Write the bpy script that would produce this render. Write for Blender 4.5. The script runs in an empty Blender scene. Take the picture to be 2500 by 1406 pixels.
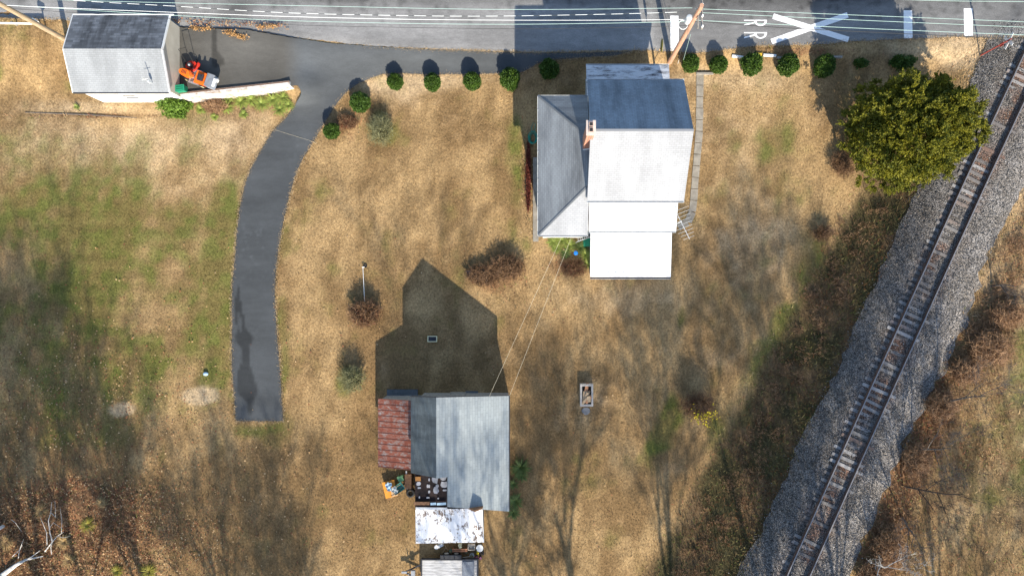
import bpy, bmesh, math, random
import numpy as np
from mathutils import Vector, Matrix
from mathutils.geometry import delaunay_2d_cdt
random.seed(7); rng = np.random.default_rng(11)
R = math.radians
scn = bpy.context.scene

# ------------------------------------------------------------------ camera, sky, sun, exposure
H = 51.0            # camera height above the lawn
SC = 32.0           # photo pixels per metre on the lawn
NX, NY = 1310.0, 725.0   # photo pixel straight below the camera
cam = bpy.data.cameras.new('camera'); camo = bpy.data.objects.new('camera', cam)
scn.collection.objects.link(camo); scn.camera = camo
camo.location = (0, 0, H); camo.rotation_euler = (0, 0, 0)
cam.sensor_width = 36; cam.lens = 36 * H * SC / 2500.0
cam.shift_x = (1250 - NX) / 2500.0; cam.shift_y = (NY - 703) / 2500.0
cam.clip_start = 0.5; cam.clip_end = 3000
SUN_EL = R(32); SX = 0.205
az = Vector((SX, -1.0, 0)).normalized()
w = bpy.data.worlds.new('World'); scn.world = w; w.use_nodes = True
wn = w.node_tree.nodes; wl = w.node_tree.links
sky = wn.new('ShaderNodeTexSky'); sky.sky_type = 'NISHITA'; sky.sun_disc = False
sky.sun_elevation = SUN_EL; sky.sun_rotation = math.pi - math.atan(SX); sky.air_density = 1.0; sky.dust_density = 0.6
bgn = wn['Background']; wl.new(sky.outputs[0], bgn.inputs[0]); bgn.inputs[1].default_value = 0.15
sl = bpy.data.lights.new('sun', 'SUN'); so = bpy.data.objects.new('sun', sl); scn.collection.objects.link(so)
sl.energy = 5.0; sl.angle = R(0.55); sl.color = (1.0, 0.91, 0.77)
so.rotation_euler = Vector((-az.x * math.cos(SUN_EL), -az.y * math.cos(SUN_EL), -math.sin(SUN_EL))).to_track_quat('-Z', 'Y').to_euler()
so.location = (10, -40, 60)
scn.view_settings.view_transform = 'Standard'; scn.view_settings.look = 'None'
scn.view_settings.exposure = 0.92; scn.view_settings.gamma = 1
scn.render.engine = 'CYCLES'

# ------------------------------------------------------------------ coordinates
def P(px, py, z=0.0):
    f = (H - z) / H
    return Vector(((px - NX) / SC * f, (NY - py) / SC * f, z))
def W(gx, gy, z=0.0):
    return Vector(((gx - NX) / SC, (NY - gy) / SC, z))
def sm(t):
    t = np.clip(t, 0, 1); return t * t * (3 - 2 * t)
_lat = rng.random((256, 256))
def vnoise(x, y, s, o=0):
    x = np.asarray(x, float) / s + 37.3 * o + 500; y = np.asarray(y, float) / s + 91.7 * o + 500
    xi = np.floor(x).astype(int); yi = np.floor(y).astype(int); fx = sm(x - xi); fy = sm(y - yi)
    a = _lat[xi % 256, yi % 256]; b = _lat[(xi + 1) % 256, yi % 256]; c = _lat[xi % 256, (yi + 1) % 256]; d = _lat[(xi + 1) % 256, (yi + 1) % 256]
    return (a * (1 - fx) + b * fx) * (1 - fy) + (c * (1 - fx) + d * fx) * fy
def fbm(x, y, s, n=4, o=0):
    v = 0; a = 0.5; t = 0
    for i in range(n): v = v + a * vnoise(x, y, s / 2 ** i, o + i); t += a; a *= 0.55
    return v / t
# railway centre line, in ground pixels
_ty = [1406, 950, 450, 246]; _tx = [1948, 2151, 2377, 2472]
def rail_h(gy): return np.interp(gy, [100, 1406], [0.9, 2.7])
TG = []
for X, Y in zip(_tx, _ty):
    z = float(rail_h(Y)) + 0.2; f = (H - z) / H
    TG.append((NX + (X - NX) * f, NY + (Y - NY) * f))
a, b = TG[0], TG[1]; TG.insert(0, (a[0] + (a[0] - b[0]) * 5, a[1] + (a[1] - b[1]) * 5))
a, b = TG[-1], TG[-2]; TG.append((a[0] + (a[0] - b[0]) * 10, a[1] + (a[1] - b[1]) * 10))
TY = np.array([p[1] for p in TG])[::-1]; TX = np.array([p[0] for p in TG])[::-1]
def track_cx(gy): return np.interp(gy, TY, TX)
def tdist(gx, gy): return (gx - track_cx(gy)) * 0.911 / SC
def bankd(d, gy):
    k = np.interp(gy, [400, 545, 1406], [.95, 1.0, 1.62]); return np.where(d < -3.4, -3.4 + (d + 3.4) / k, d)
def T(gx, gy):
    gx = np.asarray(gx, float); gy = np.asarray(gy, float)
    Rd = np.interp(gx, [-3000, 750, 1250, 1900, 2400, 2600], [1.3, 1.2, .4, .4, .7, .9])
    y1 = np.interp(gx, [800, 1000], [250, 185]); y0 = np.interp(gx, [800, 1000], [95, 120])
    z = Rd * sm((y1 - gy) / (y1 - y0)) + 0.7 * np.exp(-((gx - 745) / 55) ** 2 - ((gy - 222) / 40) ** 2)
    d = tdist(gx, gy); h = rail_h(gy)
    d2 = bankd(d, gy)
    pr = np.interp(d2, [-7.0, -5.6, -3.9, -2.1, 2.1, 4.6, 30], [0, .16, .55, 1, 1, 1, 1]) * h
    pr = pr + np.interp(d, [2.1, 4.6, 9, 40], [0, -.4, -.1, .8])
    z = np.maximum(z, pr) + (fbm(gx, gy, 260, 3, 5) - .5) * .12
    return z
def T1(gx, gy): return float(T(gx, gy))
def gp(x, y): return NX + x * SC, NY - y * SC
def Tw(x, y): g = gp(x, y); return float(T(g[0], g[1]))
def G(px, py, dz=0.0, fn=None):
    fn = fn or T1; z = 0
    for _ in range(6):
        v = P(px, py, z); z = fn(*gp(v.x, v.y)) + dz
    return P(px, py, z)

# ------------------------------------------------------------------ mesh builder
OFF = {}
def tag(o, label=None, cat=None, group=None, kind=None):
    if label: o['label'] = label
    if cat: o['category'] = cat
    if group: o['group'] = group
    if kind: o['kind'] = kind
    return o
def thing(name, label, cat, loc=(0, 0, 0), group=None):
    o = bpy.data.objects.new(name, None); scn.collection.objects.link(o); o.location = loc
    o.empty_display_size = .3
    OFF[o] = Vector(loc); return tag(o, label, cat, group)
class MB:
    def __init__(s): s.v = []; s.f = []; s.uv = []; s.mi = []; s.cm = 0
    def face(s, pts, uv=None):
        i = len(s.v); s.v += [tuple(p) for p in pts]; s.f.append(tuple(range(i, i + len(pts)))); s.uv.append(uv); s.mi.append(s.cm)
    def idx(s, vs, fs):
        i = len(s.v); s.v += [tuple(p) for p in vs]
        for f in fs: s.f.append(tuple(i + k for k in f)); s.uv.append(None); s.mi.append(s.cm)
    def box(s, c, d, rz=0, M=None):
        c = Vector(c); M = M or Matrix.Rotation(rz, 3, 'Z'); d = Vector(d) / 2
        vs = [c + M @ Vector((x * d.x, y * d.y, z * d.z)) for z in (-1, 1) for x, y in ((-1, -1), (1, -1), (1, 1), (-1, 1))]
        s.idx(vs, [(3, 2, 1, 0), (4, 5, 6, 7), (0, 1, 5, 4), (1, 2, 6, 5), (2, 3, 7, 6), (3, 0, 4, 7)])
    def bar(s, a, b, w, h):
        a = Vector(a); b = Vector(b); d = b - a; q = d.to_track_quat('X', 'Z').to_matrix()
        s.box((a + b) / 2, (d.length, w, h), M=q)
    def prism(s, poly, z0, z1):
        n = len(poly); z0 = z0 if hasattr(z0, '__len__') else [z0] * n; z1 = z1 if hasattr(z1, '__len__') else [z1] * n
        a = sum(poly[i][0] * poly[(i + 1) % n][1] - poly[(i + 1) % n][0] * poly[i][1] for i in range(n))
        if a < 0: poly = poly[::-1]; z0 = list(z0)[::-1]; z1 = list(z1)[::-1]
        vs = [(p[0], p[1], z0[i]) for i, p in enumerate(poly)] + [(p[0], p[1], z1[i]) for i, p in enumerate(poly)]
        s.idx(vs, [tuple(range(n))[::-1], tuple(range(n, 2 * n))] + [(i, (i + 1) % n, n + (i + 1) % n, n + i) for i in range(n)])
    def tube(s, pts, rs, n=6, cap=True):
        pts = [Vector(p) for p in pts]; rs = rs if hasattr(rs, '__len__') else [rs] * len(pts)
        base = len(s.v); up = None
        for i, p in enumerate(pts):
            d = (pts[min(i + 1, len(pts) - 1)] - pts[max(i - 1, 0)])
            if d.length < 1e-6: d = Vector((0, 0, 1))
            d.normalize()
            if up is None: up = Vector((0, 0, 1)) if abs(d.z) < .9 else Vector((1, 0, 0))
            x = d.cross(up); x.normalize(); y = x.cross(d)
            up = y
            for k in range(n):
                a = 2 * math.pi * k / n; s.v.append(tuple(p + (x * math.cos(a) + y * math.sin(a)) * rs[i]))
        def af(f): s.f.append(f); s.uv.append(None); s.mi.append(s.cm)
        for i in range(len(pts) - 1):
            for k in range(n):
                a = base + i * n + k; b_ = base + i * n + (k + 1) % n; af((a, b_, b_ + n, a + n))
        if cap:
            af(tuple(base + k for k in range(n))[::-1]); af(tuple(base + (len(pts) - 1) * n + k for k in range(n)))
    def cyl(s, c, r, h, n=16, r2=None): s.tube([Vector(c), Vector(c) + Vector((0, 0, h))], [r, r if r2 is None else r2], n)
    def torus(s, c, Rr, r, axis='Z', n=20, m=8):
        c = Vector(c); q = {'Z': Matrix.Identity(3), 'Y': Matrix.Rotation(R(90), 3, 'X'), 'X': Matrix.Rotation(R(90), 3, 'Y')}[axis] if isinstance(axis, str) else axis
        vs = []; fs = []
        for i in range(n):
            a = 2 * math.pi * i / n
            for j in range(m):
                b_ = 2 * math.pi * j / m
                vs.append(c + q @ Vector(((Rr + r * math.cos(b_)) * math.cos(a), (Rr + r * math.cos(b_)) * math.sin(a), r * math.sin(b_))))
                fs.append((i * m + j, ((i + 1) % n) * m + j, ((i + 1) % n) * m + (j + 1) % m, i * m + (j + 1) % m))
        s.idx(vs, fs)
    def ball(s, c, r, n=12, m=8, sq=(1, 1, 1), M=None):
        c = Vector(c); vs = []; fs = []; M = M or Matrix.Identity(3)
        for j in range(m + 1):
            t = math.pi * j / m
            for i in range(n):
                a = 2 * math.pi * i / n
                vs.append(c + M @ Vector((r * sq[0] * math.sin(t) * math.cos(a), r * sq[1] * math.sin(t) * math.sin(a), -r * sq[2] * math.cos(t))))
        for j in range(m):
            for i in range(n): fs.append((j * n + i, j * n + (i + 1) % n, (j + 1) * n + (i + 1) % n, (j + 1) * n + i))
        s.idx(vs, fs)
    def slab(s, pts, t, u=None):
        """sloping sheet with thickness t (down) and plane uv in metres; u = along-eave direction"""
        pts = [Vector(p) for p in pts]; n = (pts[1] - pts[0]).cross(pts[-1] - pts[0]).normalized()
        if n.z < 0: pts = pts[::-1]; n = -n
        u = Vector(u).normalized() if u is not None else (pts[1] - pts[0]).normalized()
        v = n.cross(u); uv = [(p.dot(u), p.dot(v)) for p in pts]
        lo = [p - n * t for p in pts]; s.face(pts, uv); s.face(lo[::-1], uv[::-1])
        for i in range(len(pts)):
            j = (i + 1) % len(pts); s.face([pts[i], lo[i], lo[j], pts[j]], [(0, 0), (0, t), (1, t), (1, 0)])
    def mesh(s, name, off=Vector((0, 0, 0)), mats=()):
        me = bpy.data.meshes.new(name)
        if off.length: me_v = [(a - off.x, b_ - off.y, c - off.z) for a, b_, c in s.v]
        else: me_v = s.v
        me.from_pydata(me_v, [], s.f)
        if any(u is not None for u in s.uv):
            ul = me.uv_layers.new(name='UVMap'); k = 0
            for f, u in zip(s.f, s.uv):
                for q in range(len(f)):
                    if u is not None: ul.data[k].uv = u[q]
                    k += 1
        for m in mats: me.materials.append(m)
        if len(mats) > 1: me.polygons.foreach_set('material_index', s.mi)
        me.update(); return me
    def build(s, name, mat, parent=None, loc=None, smooth=False):
        off = OFF[parent] if parent is not None else (Vector(loc) if loc is not None else Vector((0, 0, 0)))
        mats = mat if isinstance(mat, (list, tuple)) else [mat]
        me = s.mesh(name, off, mats)
        if smooth: me.polygons.foreach_set('use_smooth', [True] * len(me.polygons))
        o = bpy.data.objects.new(name, me); scn.collection.objects.link(o)
        if parent is not None: o.parent = parent; OFF[o] = OFF[parent]
        else: o.location = off; OFF[o] = off
        return o
def nparr_obj(name, V, F, mat, col=None, parent=None, loc=None, link=True):
    """V (n,3), F (m,k) arrays; col (n,3) stored as attribute Col"""
    me = bpy.data.meshes.new(name); V = np.asarray(V, np.float32); F = np.asarray(F, np.int32); k = F.shape[1]
    off = OFF[parent] if parent is not None else (Vector(loc) if loc is not None else Vector((0, 0, 0)))
    V = V - np.array(off, np.float32)
    me.vertices.add(len(V)); me.vertices.foreach_set('co', V.ravel())
    me.loops.add(F.size); me.loops.foreach_set('vertex_index', F.ravel())
    me.polygons.add(len(F)); me.polygons.foreach_set('loop_start', np.arange(0, F.size, k, dtype=np.int32))
    me.polygons.foreach_set('loop_total', np.full(len(F), k, np.int32))
    if col is not None:
        at = me.attributes.new('Col', 'FLOAT_COLOR', 'POINT')
        c4 = np.ones((len(V), 4), np.float32); c4[:, :3] = col; at.data.foreach_set('color', c4.ravel())
    me.materials.append(mat); me.update(calc_edges=True); me.validate()
    o = bpy.data.objects.new(name, me)
    if link: scn.collection.objects.link(o)
    if parent is not None: o.parent = parent; OFF[o] = OFF[parent]
    else: o.location = off; OFF[o] = off
    return o
def copy_tree(o, parent=None):
    c = o.copy(); scn.collection.objects.link(c)
    if parent is not None: c.parent = parent
    for ch in list(o.children): copy_tree(ch, c)
    return c

# ------------------------------------------------------------------ materials
class NT:
    def __init__(s, name, rough=.8, metal=0, spec=.3):
        s.m = bpy.data.materials.new(name); s.m.use_nodes = True; s.n = s.m.node_tree.nodes; s.l = s.m.node_tree.links
        s.b = s.n['Principled BSDF']; s.b.inputs['Roughness'].default_value = rough; s.b.inputs['Metallic'].default_value = metal
        s.b.inputs['Specular IOR Level'].default_value = spec
        s.geo = s.n.new('ShaderNodeNewGeometry'); s.pos = s.geo.outputs['Position']
    def uv(s): return s.n.new('ShaderNodeTexCoord').outputs['UV']
    def map(s, vec, sc=(1, 1, 1), rot=(0, 0, 0)):
        m = s.n.new('ShaderNodeMapping'); m.inputs['Scale'].default_value = sc; m.inputs['Rotation'].default_value = rot
        s.l.new(vec, m.inputs['Vector']); return m.outputs[0]
    def noise(s, scale, det=4, vec=None, rough=.6):
        t = s.n.new('ShaderNodeTexNoise'); t.inputs['Scale'].default_value = scale; t.inputs['Detail'].default_value = det
        t.inputs['Roughness'].default_value = rough; s.l.new(vec if vec is not None else s.pos, t.inputs['Vector']); return t.outputs['Fac']
    def voro(s, scale, vec=None, out='Color', feat='F1'):
        t = s.n.new('ShaderNodeTexVoronoi'); t.feature = feat; t.inputs['Scale'].default_value = scale
        s.l.new(vec if vec is not None else s.pos, t.inputs['Vector']); return t.outputs[out]
    def ramp(s, fac, stops, interp='LINEAR'):
        r = s.n.new('ShaderNodeValToRGB'); r.color_ramp.interpolation = interp; e = r.color_ramp.elements
        while len(e) < len(stops): e.new(.5)
        for k, (p, c) in enumerate(stops):
            e[k].position = p; c = (c, c, c) if not hasattr(c, '__len__') else c; e[k].color = (c[0], c[1], c[2], 1)
        s.l.new(fac, r.inputs[0]); return r.outputs[0]
    def mix(s, fac, a, b, mode='MIX'):
        m = s.n.new('ShaderNodeMix'); m.data_type = 'RGBA'; m.blend_type = mode
        for k, v in ((0, fac), (6, a), (7, b)):
            if hasattr(v, 'is_linked') or hasattr(v, 'links'): s.l.new(v, m.inputs[k])
            elif k == 0: m.inputs[0].default_value = v
            else: m.inputs[k].default_value = ((v, v, v) if not hasattr(v, '__len__') else tuple(v)) + (1,)
        return m.outputs[2]
    def col(s, c):
        if hasattr(c, '__len__'): s.b.inputs['Base Color'].default_value = (*c, 1)
        else: s.l.new(c, s.b.inputs['Base Color'])
        return s
    def bump(s, h, st=.5, dist=.05):
        b = s.n.new('ShaderNodeBump'); b.inputs['Strength'].default_value = st; b.inputs['Distance'].default_value = dist
        s.l.new(h, b.inputs['Height']); s.l.new(b.outputs[0], s.b.inputs['Normal']); return s
    def attr(s, name='Col'):
        a = s.n.new('ShaderNodeAttribute'); a.attribute_name = name; return a.outputs['Color']
def simple(name, c, rough=.7, metal=0, var=.25, scale=3, bump=0, spec=.3):
    t = NT(name, rough, metal, spec); n = t.noise(scale, 5)
    lo = tuple(x * (1 - var) for x in c); hi = tuple(min(1, x * (1 + var)) for x in c)
    t.col(t.ramp(n, [(.3, lo), (.7, hi)]))
    if bump: t.bump(t.noise(scale * 6, 4), bump, .02)
    return t.m
def leafmat(name, c1, c2, scale=4, trans=.25):
    t = NT(name, .6, 0, .25); t.col(t.mix(.5, t.ramp(t.noise(scale, 3), [(.35, c1), (.65, c2)]), t.ramp(t.noise(scale * 9, 1), [(.35, c1), (.65, c2)])))
    t.m.node_tree.nodes['Principled BSDF'].inputs['Subsurface Weight'].default_value = 0
    return t.m
def shingles(name, c, var=.12, stain=(.5, .5, .5), st_amt=.25, bw=.3, bh=.14, stain_sc=(.8, .25, 1)):
    t = NT(name, .9, 0, .15); uv = t.uv()
    br = t.n.new('ShaderNodeTexBrick'); br.inputs['Scale'].default_value = 1; br.inputs['Brick Width'].default_value = bw
    br.inputs['Row Height'].default_value = bh; br.inputs['Mortar Size'].default_value = .012; br.inputs['Mortar Smooth'].default_value = .3
    br.offset = .5; t.l.new(uv, br.inputs['Vector'])
    br.inputs['Color1'].default_value = tuple(x * (1 - var) for x in c) + (1,); br.inputs['Color2'].default_value = tuple(min(1, x * (1 + var)) for x in c) + (1,)
    br.inputs['Mortar'].default_value = tuple(x * .76 for x in c) + (1,)
    cc = t.mix(1, br.outputs['Color'], t.ramp(t.noise(1, 5, t.map(uv, stain_sc), .65), [(.32, tuple(1 - st_amt * (1 - k) * 2 for k in stain)), (.6, (1, 1, 1))]), 'MULTIPLY')
    cc = t.mix(1, cc, t.ramp(t.noise(40, 2, uv), [(.3, .85), (.7, 1.1)]), 'MULTIPLY')
    t.col(cc); t.bump(br.outputs['Fac'], -.35, .02) if False else t.bump(t.ramp(br.outputs['Fac'], [(0, 1), (1, 0)]), .3, .01)
    return t.m
M = {}
def ground_mat(name, k=1.0, sc=7):
    t = NT(name, .95, 0, .1); c = t.attr()
    n1 = t.noise(sc, 6, t.map(t.pos, (1, .8, 1)), .75); n2 = t.noise(sc * 4, 4, None, .7); n3 = t.noise(1.1, 5)
    c = t.mix(1, c, t.ramp(n1, [(.3, .42 * k), (.5, 1.0 * k), (.7, 1.5 * k)]), 'MULTIPLY')
    c = t.mix(1, c, t.ramp(n2, [(.3, .7), (.7, 1.25)]), 'MULTIPLY')
    c = t.mix(1, c, t.ramp(n3, [(.3, .86), (.7, 1.12)]), 'MULTIPLY')
    t.col(c); t.bump(t.mix(.5, n1, n2), .9, .12); return t.m
M['ground'] = ground_mat('dry_lawn')
t = NT('grass_blades', .8, 0, .15); t.col(t.attr()); M['blades'] = t.m
def asphalt(name, cr, sc=1.0):
    t = NT(name, .9, 0, .2); c = t.attr()
    n1 = t.noise(.7, 6, t.map(t.pos, (.35, 1, 1)), .7); n2 = t.noise(22, 3, None, .7); n3 = t.noise(3, 6, t.map(t.pos, (.5, 1.2, 1)), .8)
    c = t.mix(1, c, t.ramp(n1, [(.3, .84), (.7, 1.14)]), 'MULTIPLY')
    c = t.mix(1, c, t.ramp(n2, [(.3, 1 - .3 * cr), (.7, 1 + .28 * cr)]), 'MULTIPLY')
    c = t.mix(1, c, t.ramp(n3, [(.3, 1 - .2 * cr), (.7, 1 + .16 * cr)]), 'MULTIPLY')
    t.col(c); t.bump(n2, .4, .02); return t.m
M['road'] = asphalt('worn_asphalt', 1); M['drive'] = asphalt('dark_asphalt', .5)
t = NT('road_paint', .7); n = t.noise(9, 6, None, .75)
t.col(t.mix(1, t.ramp(n, [(.22, (.28, .28, .28)), (.36, (.74, .74, .73)), (.7, (.84, .84, .83))]), t.ramp(t.noise(1.5, 4), [(.3, .9), (.7, 1)]), 'MULTIPLY')); M['paint'] = t.m
t = NT('ballast_stone', .95, 0, .1); v = t.voro(24); n = t.noise(1.0, 5)
bw = t.n.new('ShaderNodeRGBToBW'); t.l.new(v, bw.inputs[0])
c = t.ramp(bw.outputs[0], [(.15, (.04, .04, .042)), (.45, (.13, .127, .122)), (.65, (.21, .205, .195)), (.85, (.40, .385, .36))])
c = t.mix(1, c, t.ramp(n, [(.3, (.7, .66, .62)), (.65, (1.05, 1.05, 1.08))]), 'MULTIPLY'); t.col(t.mix(1, c, t.attr(), 'MULTIPLY'))
t.bump(t.voro(17, None, 'Distance'), .8, .06); M['ballast'] = t.m
t = NT('stones', .95, 0, .1); t.col(t.attr()); M['stones'] = t.m
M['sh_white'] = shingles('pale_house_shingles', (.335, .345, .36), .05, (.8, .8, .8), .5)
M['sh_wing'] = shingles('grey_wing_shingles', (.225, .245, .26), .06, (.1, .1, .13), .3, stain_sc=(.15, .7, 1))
M['sh_north'] = shingles('shaded_north_shingles', (.22, .275, .33), .08, (.3, .3, .3), .35, stain_sc=(.9, .2, 1))  # blue-grey shade of the north slope is mixed into the shingle colour
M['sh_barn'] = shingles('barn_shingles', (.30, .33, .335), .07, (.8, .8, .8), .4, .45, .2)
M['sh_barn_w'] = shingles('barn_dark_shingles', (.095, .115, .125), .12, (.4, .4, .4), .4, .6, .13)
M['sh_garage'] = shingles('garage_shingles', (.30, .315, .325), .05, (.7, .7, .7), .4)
M['sh_garage_n'] = shingles('garage_shaded_shingles', (.16, .17, .185), .3, (.2, .2, .2), .45, .5, .2, stain_sc=(.9, .2, 1))  # darker copy of the garage shingles, shade and stains both in the colour
M['white'] = simple('white_paint', (.78, .78, .76), .6, 0, .06, 2)
M['whitem'] = simple('white_metal_roofing', (.74, .76, .78), .5, 0, .13, .7)
M['siding'] = simple('white_siding', (.74, .74, .72), .7, 0, .05, 2)
t = NT('beige_block', .85); t.col(t.ramp(t.noise(1.5, 5), [(.3, (.43, .385, .31)), (.7, (.52, .475, .39))])); M['beige'] = t.m
M['concrete'] = simple('concrete', (.34, .33, .30), .9, 0, .2, 3, .3)
M['path'] = simple('path_concrete', (.25, .225, .185), .95, 0, .25, 2.5, .3)
t = NT('whitewashed_wall', .9); n = t.noise(2.2, 8, None, .75); t.col(t.ramp(n, [(.38, (.33, .25, .19)), (.5, (.55, .51, .46)), (.65, (.68, .66, .62))])); t.bump(t.noise(8, 4), .5, .03); M['retain'] = t.m
t = NT('brick', .9); br = t.n.new('ShaderNodeTexBrick'); br.inputs['Scale'].default_value = 4; t.l.new(t.pos, br.inputs['Vector'])
br.inputs['Color1'].default_value = (.33, .14, .09, 1); br.inputs['Color2'].default_value = (.42, .2, .13, 1); br.inputs['Mortar'].default_value = (.4, .36, .33, 1); t.col(br.outputs[0]); M['brick'] = t.m
M['glass'] = simple('window_glass', (.03, .035, .04), .1, 0, .1, 1, 0, .6)
M['dark'] = simple('dark_metal', (.03, .032, .038), .5, 0, .3, 5)
M['black'] = simple('black_rubber', (.018, .018, .018), .7, 0, .3, 5)
M['grey'] = simple('grey_metal', (.30, .31, .32), .45, .4, .2, 4)
M['galv'] = simple('pale_galvanised_metal', (.58, .6, .6), .4, .2, .12, 4)
t = NT('pole_wood', .9); t.col(t.ramp(t.noise(3, 6, t.map(t.pos, (6, 6, .7))), [(.3, (.30, .17, .11)), (.7, (.56, .33, .22))])); M['pole'] = t.m
t = NT('old_pole_wood', .9); t.col(t.ramp(t.noise(3, 6, t.map(t.pos, (6, 6, .7))), [(.3, (.26, .19, .12)), (.7, (.47, .36, .23))])); M['pole2'] = t.m
M['wood_grey'] = simple('weathered_board', (.26, .24, .21), .9, 0, .3, 6)
M['wood_brown'] = simple('brown_board', (.24, .13, .07), .9, 0, .35, 6)
M['wood_tan'] = simple('tan_board', (.52, .36, .21), .85, 0, .25, 6)
t = NT('sleeper_wood', .95, 0, .1); oi = t.n.new('ShaderNodeObjectInfo')
base = t.ramp(oi.outputs['Random'], [(.0, (.15, .135, .125)), (.4, (.21, .20, .19)), (.75, (.34, .33, .32)), (.9, (.17, .11, .085)), (1, (.23, .21, .19))])
t.col(t.mix(1, base, t.ramp(t.noise(14, 6, None, .8), [(.3, .5), (.7, 1.4)]), 'MULTIPLY')); t.bump(t.noise(20, 4), .5, .02); M['tie'] = t.m
t = NT('rail_steel', .6, .3); t.col(t.ramp(t.noise(5, 5), [(.3, (.10, .062, .045)), (.7, (.20, .125, .095))])); M['rail'] = t.m
M['railtop'] = simple('rail_head', (.26, .25, .25), .4, .5, .15, 6)
t = NT('rusty_painted_tin', .75, .1); n = t.noise(2.6, 7, t.map(t.pos, (1, 1.5, 1)), .75)
t.col(t.ramp(n, [(.34, (.15, .042, .026)), (.47, (.20, .062, .038)), (.56, (.20, .135, .115)), (.66, (.27, .24, .235))])); M['rust'] = t.m
t = NT('peeling_white_tin', .7); n = t.noise(3.1, 9, t.map(t.pos, (1.5, 1, 1)), .8); n2 = t.noise(.8, 3)
t.col(t.ramp(t.mix(.35, n, n2), [(.42, (.12, .085, .07)), (.455, (.26, .22, .19)), (.475, (.76, .76, .76)), (.7, (.84, .84, .85))])); M['peel'] = t.m
t = NT('worn_white_tin', .6); n = t.noise(2.2, 8, t.map(t.pos, (.4, 1.6, 1)), .8)
t.col(t.ramp(n, [(.36, (.05, .045, .05)), (.44, (.25, .26, .28)), (.52, (.50, .52, .55))])); M['porchtin'] = t.m
t = NT('tar_paper', .9); t.col(t.ramp(t.noise(2.5, 6, None, .8), [(.35, (.008, .007, .008)), (.6, (.03, .018, .016)), (.75, (.06, .05, .05))])); M['tar'] = t.m
t = NT('plank_bed', .85); c = t.ramp(t.noise(1.6, 6, t.map(t.pos, (.8, 5, 1)), .7), [(.3, (.18, .175, .17)), (.5, (.42, .42, .42)), (.75, (.60, .59, .58))]); t.col(c); M['planks'] = t.m
def flat(n, c, r=.5): M[n] = simple(n + '_paint', c, r, 0, .08, 4)
flat('orange', (.85, .15, .015), .35); flat('red', (.55, .03, .015), .4); flat('green', (.015, .22, .12)); flat('blue', (.02, .25, .8)); flat('yellow', (.62, .42, .04)); flat('ltgreen', (.22, .42, .2)); flat('teal', (.05, .22, .2)); flat('ltblue', (.35, .5, .62)); flat('amber', (.62, .25, .03)); flat('cream', (.75, .68, .42)); flat('purple', (.3, .1, .18)); flat('hose', (.0, .22, .16)); flat('signred', (.3, .06, .05))
t = NT('cable', .6); wv = t.n.new('ShaderNodeTexWave'); wv.inputs['Scale'].default_value = .27; t.l.new(t.pos, wv.inputs['Vector']); t.col(t.ramp(wv.outputs['Fac'], [(.2, (.05, .06, .06)), (.25, (.75, .78, .76))], 'CONSTANT')); M['dashcable'] = t.m
M['wire'] = simple('pale_wire', (.36, .50, .45), .5, 0, .1, 1); M['wirew'] = simple('white_wire', (.8, .82, .8), .5, 0, .05, 1); M['wired'] = simple('black_wire', (.03, .03, .03), .6)
M['cord'] = simple('pale_cord', (.66, .58, .42), .8)
M['bark'] = simple('grey_bark', (.12, .10, .085), .95, 0, .35, 8); M['barkd'] = simple('dark_bark', (.06, .045, .035), .95, 0, .35, 8); M['barkw'] = simple('white_bark', (.48, .46, .43), .9, 0, .3, 7)
M['gold'] = leafmat('golden_conifer_foliage', (.02, .045, .008), (.25, .225, .014), 1.2)
M['box'] = leafmat('boxwood_foliage', (.02, .048, .007), (.065, .12, .014), 5)
M['box2'] = leafmat('bright_shrub_foliage', (.06, .12, .015), (.15, .24, .03), 5)
M['yucca'] = leafmat('yucca_leaves', (.04, .085, .02), (.15, .19, .05), 7)
M['lily'] = leafmat('strap_leaves', (.09, .15, .025), (.30, .33, .07), 5)
M['redshrub'] = leafmat('russet_twigs', (.09, .048, .028), (.24, .14, .07), 3)
M['greyshrub'] = leafmat('grey_green_twigs', (.13, .13, .06), (.25, .24, .12), 3)
M['olive'] = leafmat('olive_tussock', (.14, .13, .02), (.28, .25, .04), 5)
M['straw'] = leafmat('straw', (.2, .13, .05), (.45, .31, .14), 5)
M['darkred'] = leafmat('dark_red_leaves', (.08, .02, .015), (.2, .05, .03), 4)
M['yleaf'] = leafmat('yellow_leaves', (.7, .5, .02), (.85, .65, .04), 4)
M['bramble'] = leafmat('bramble_twigs', (.17, .09, .05), (.42, .26, .14), 1.5)

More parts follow.
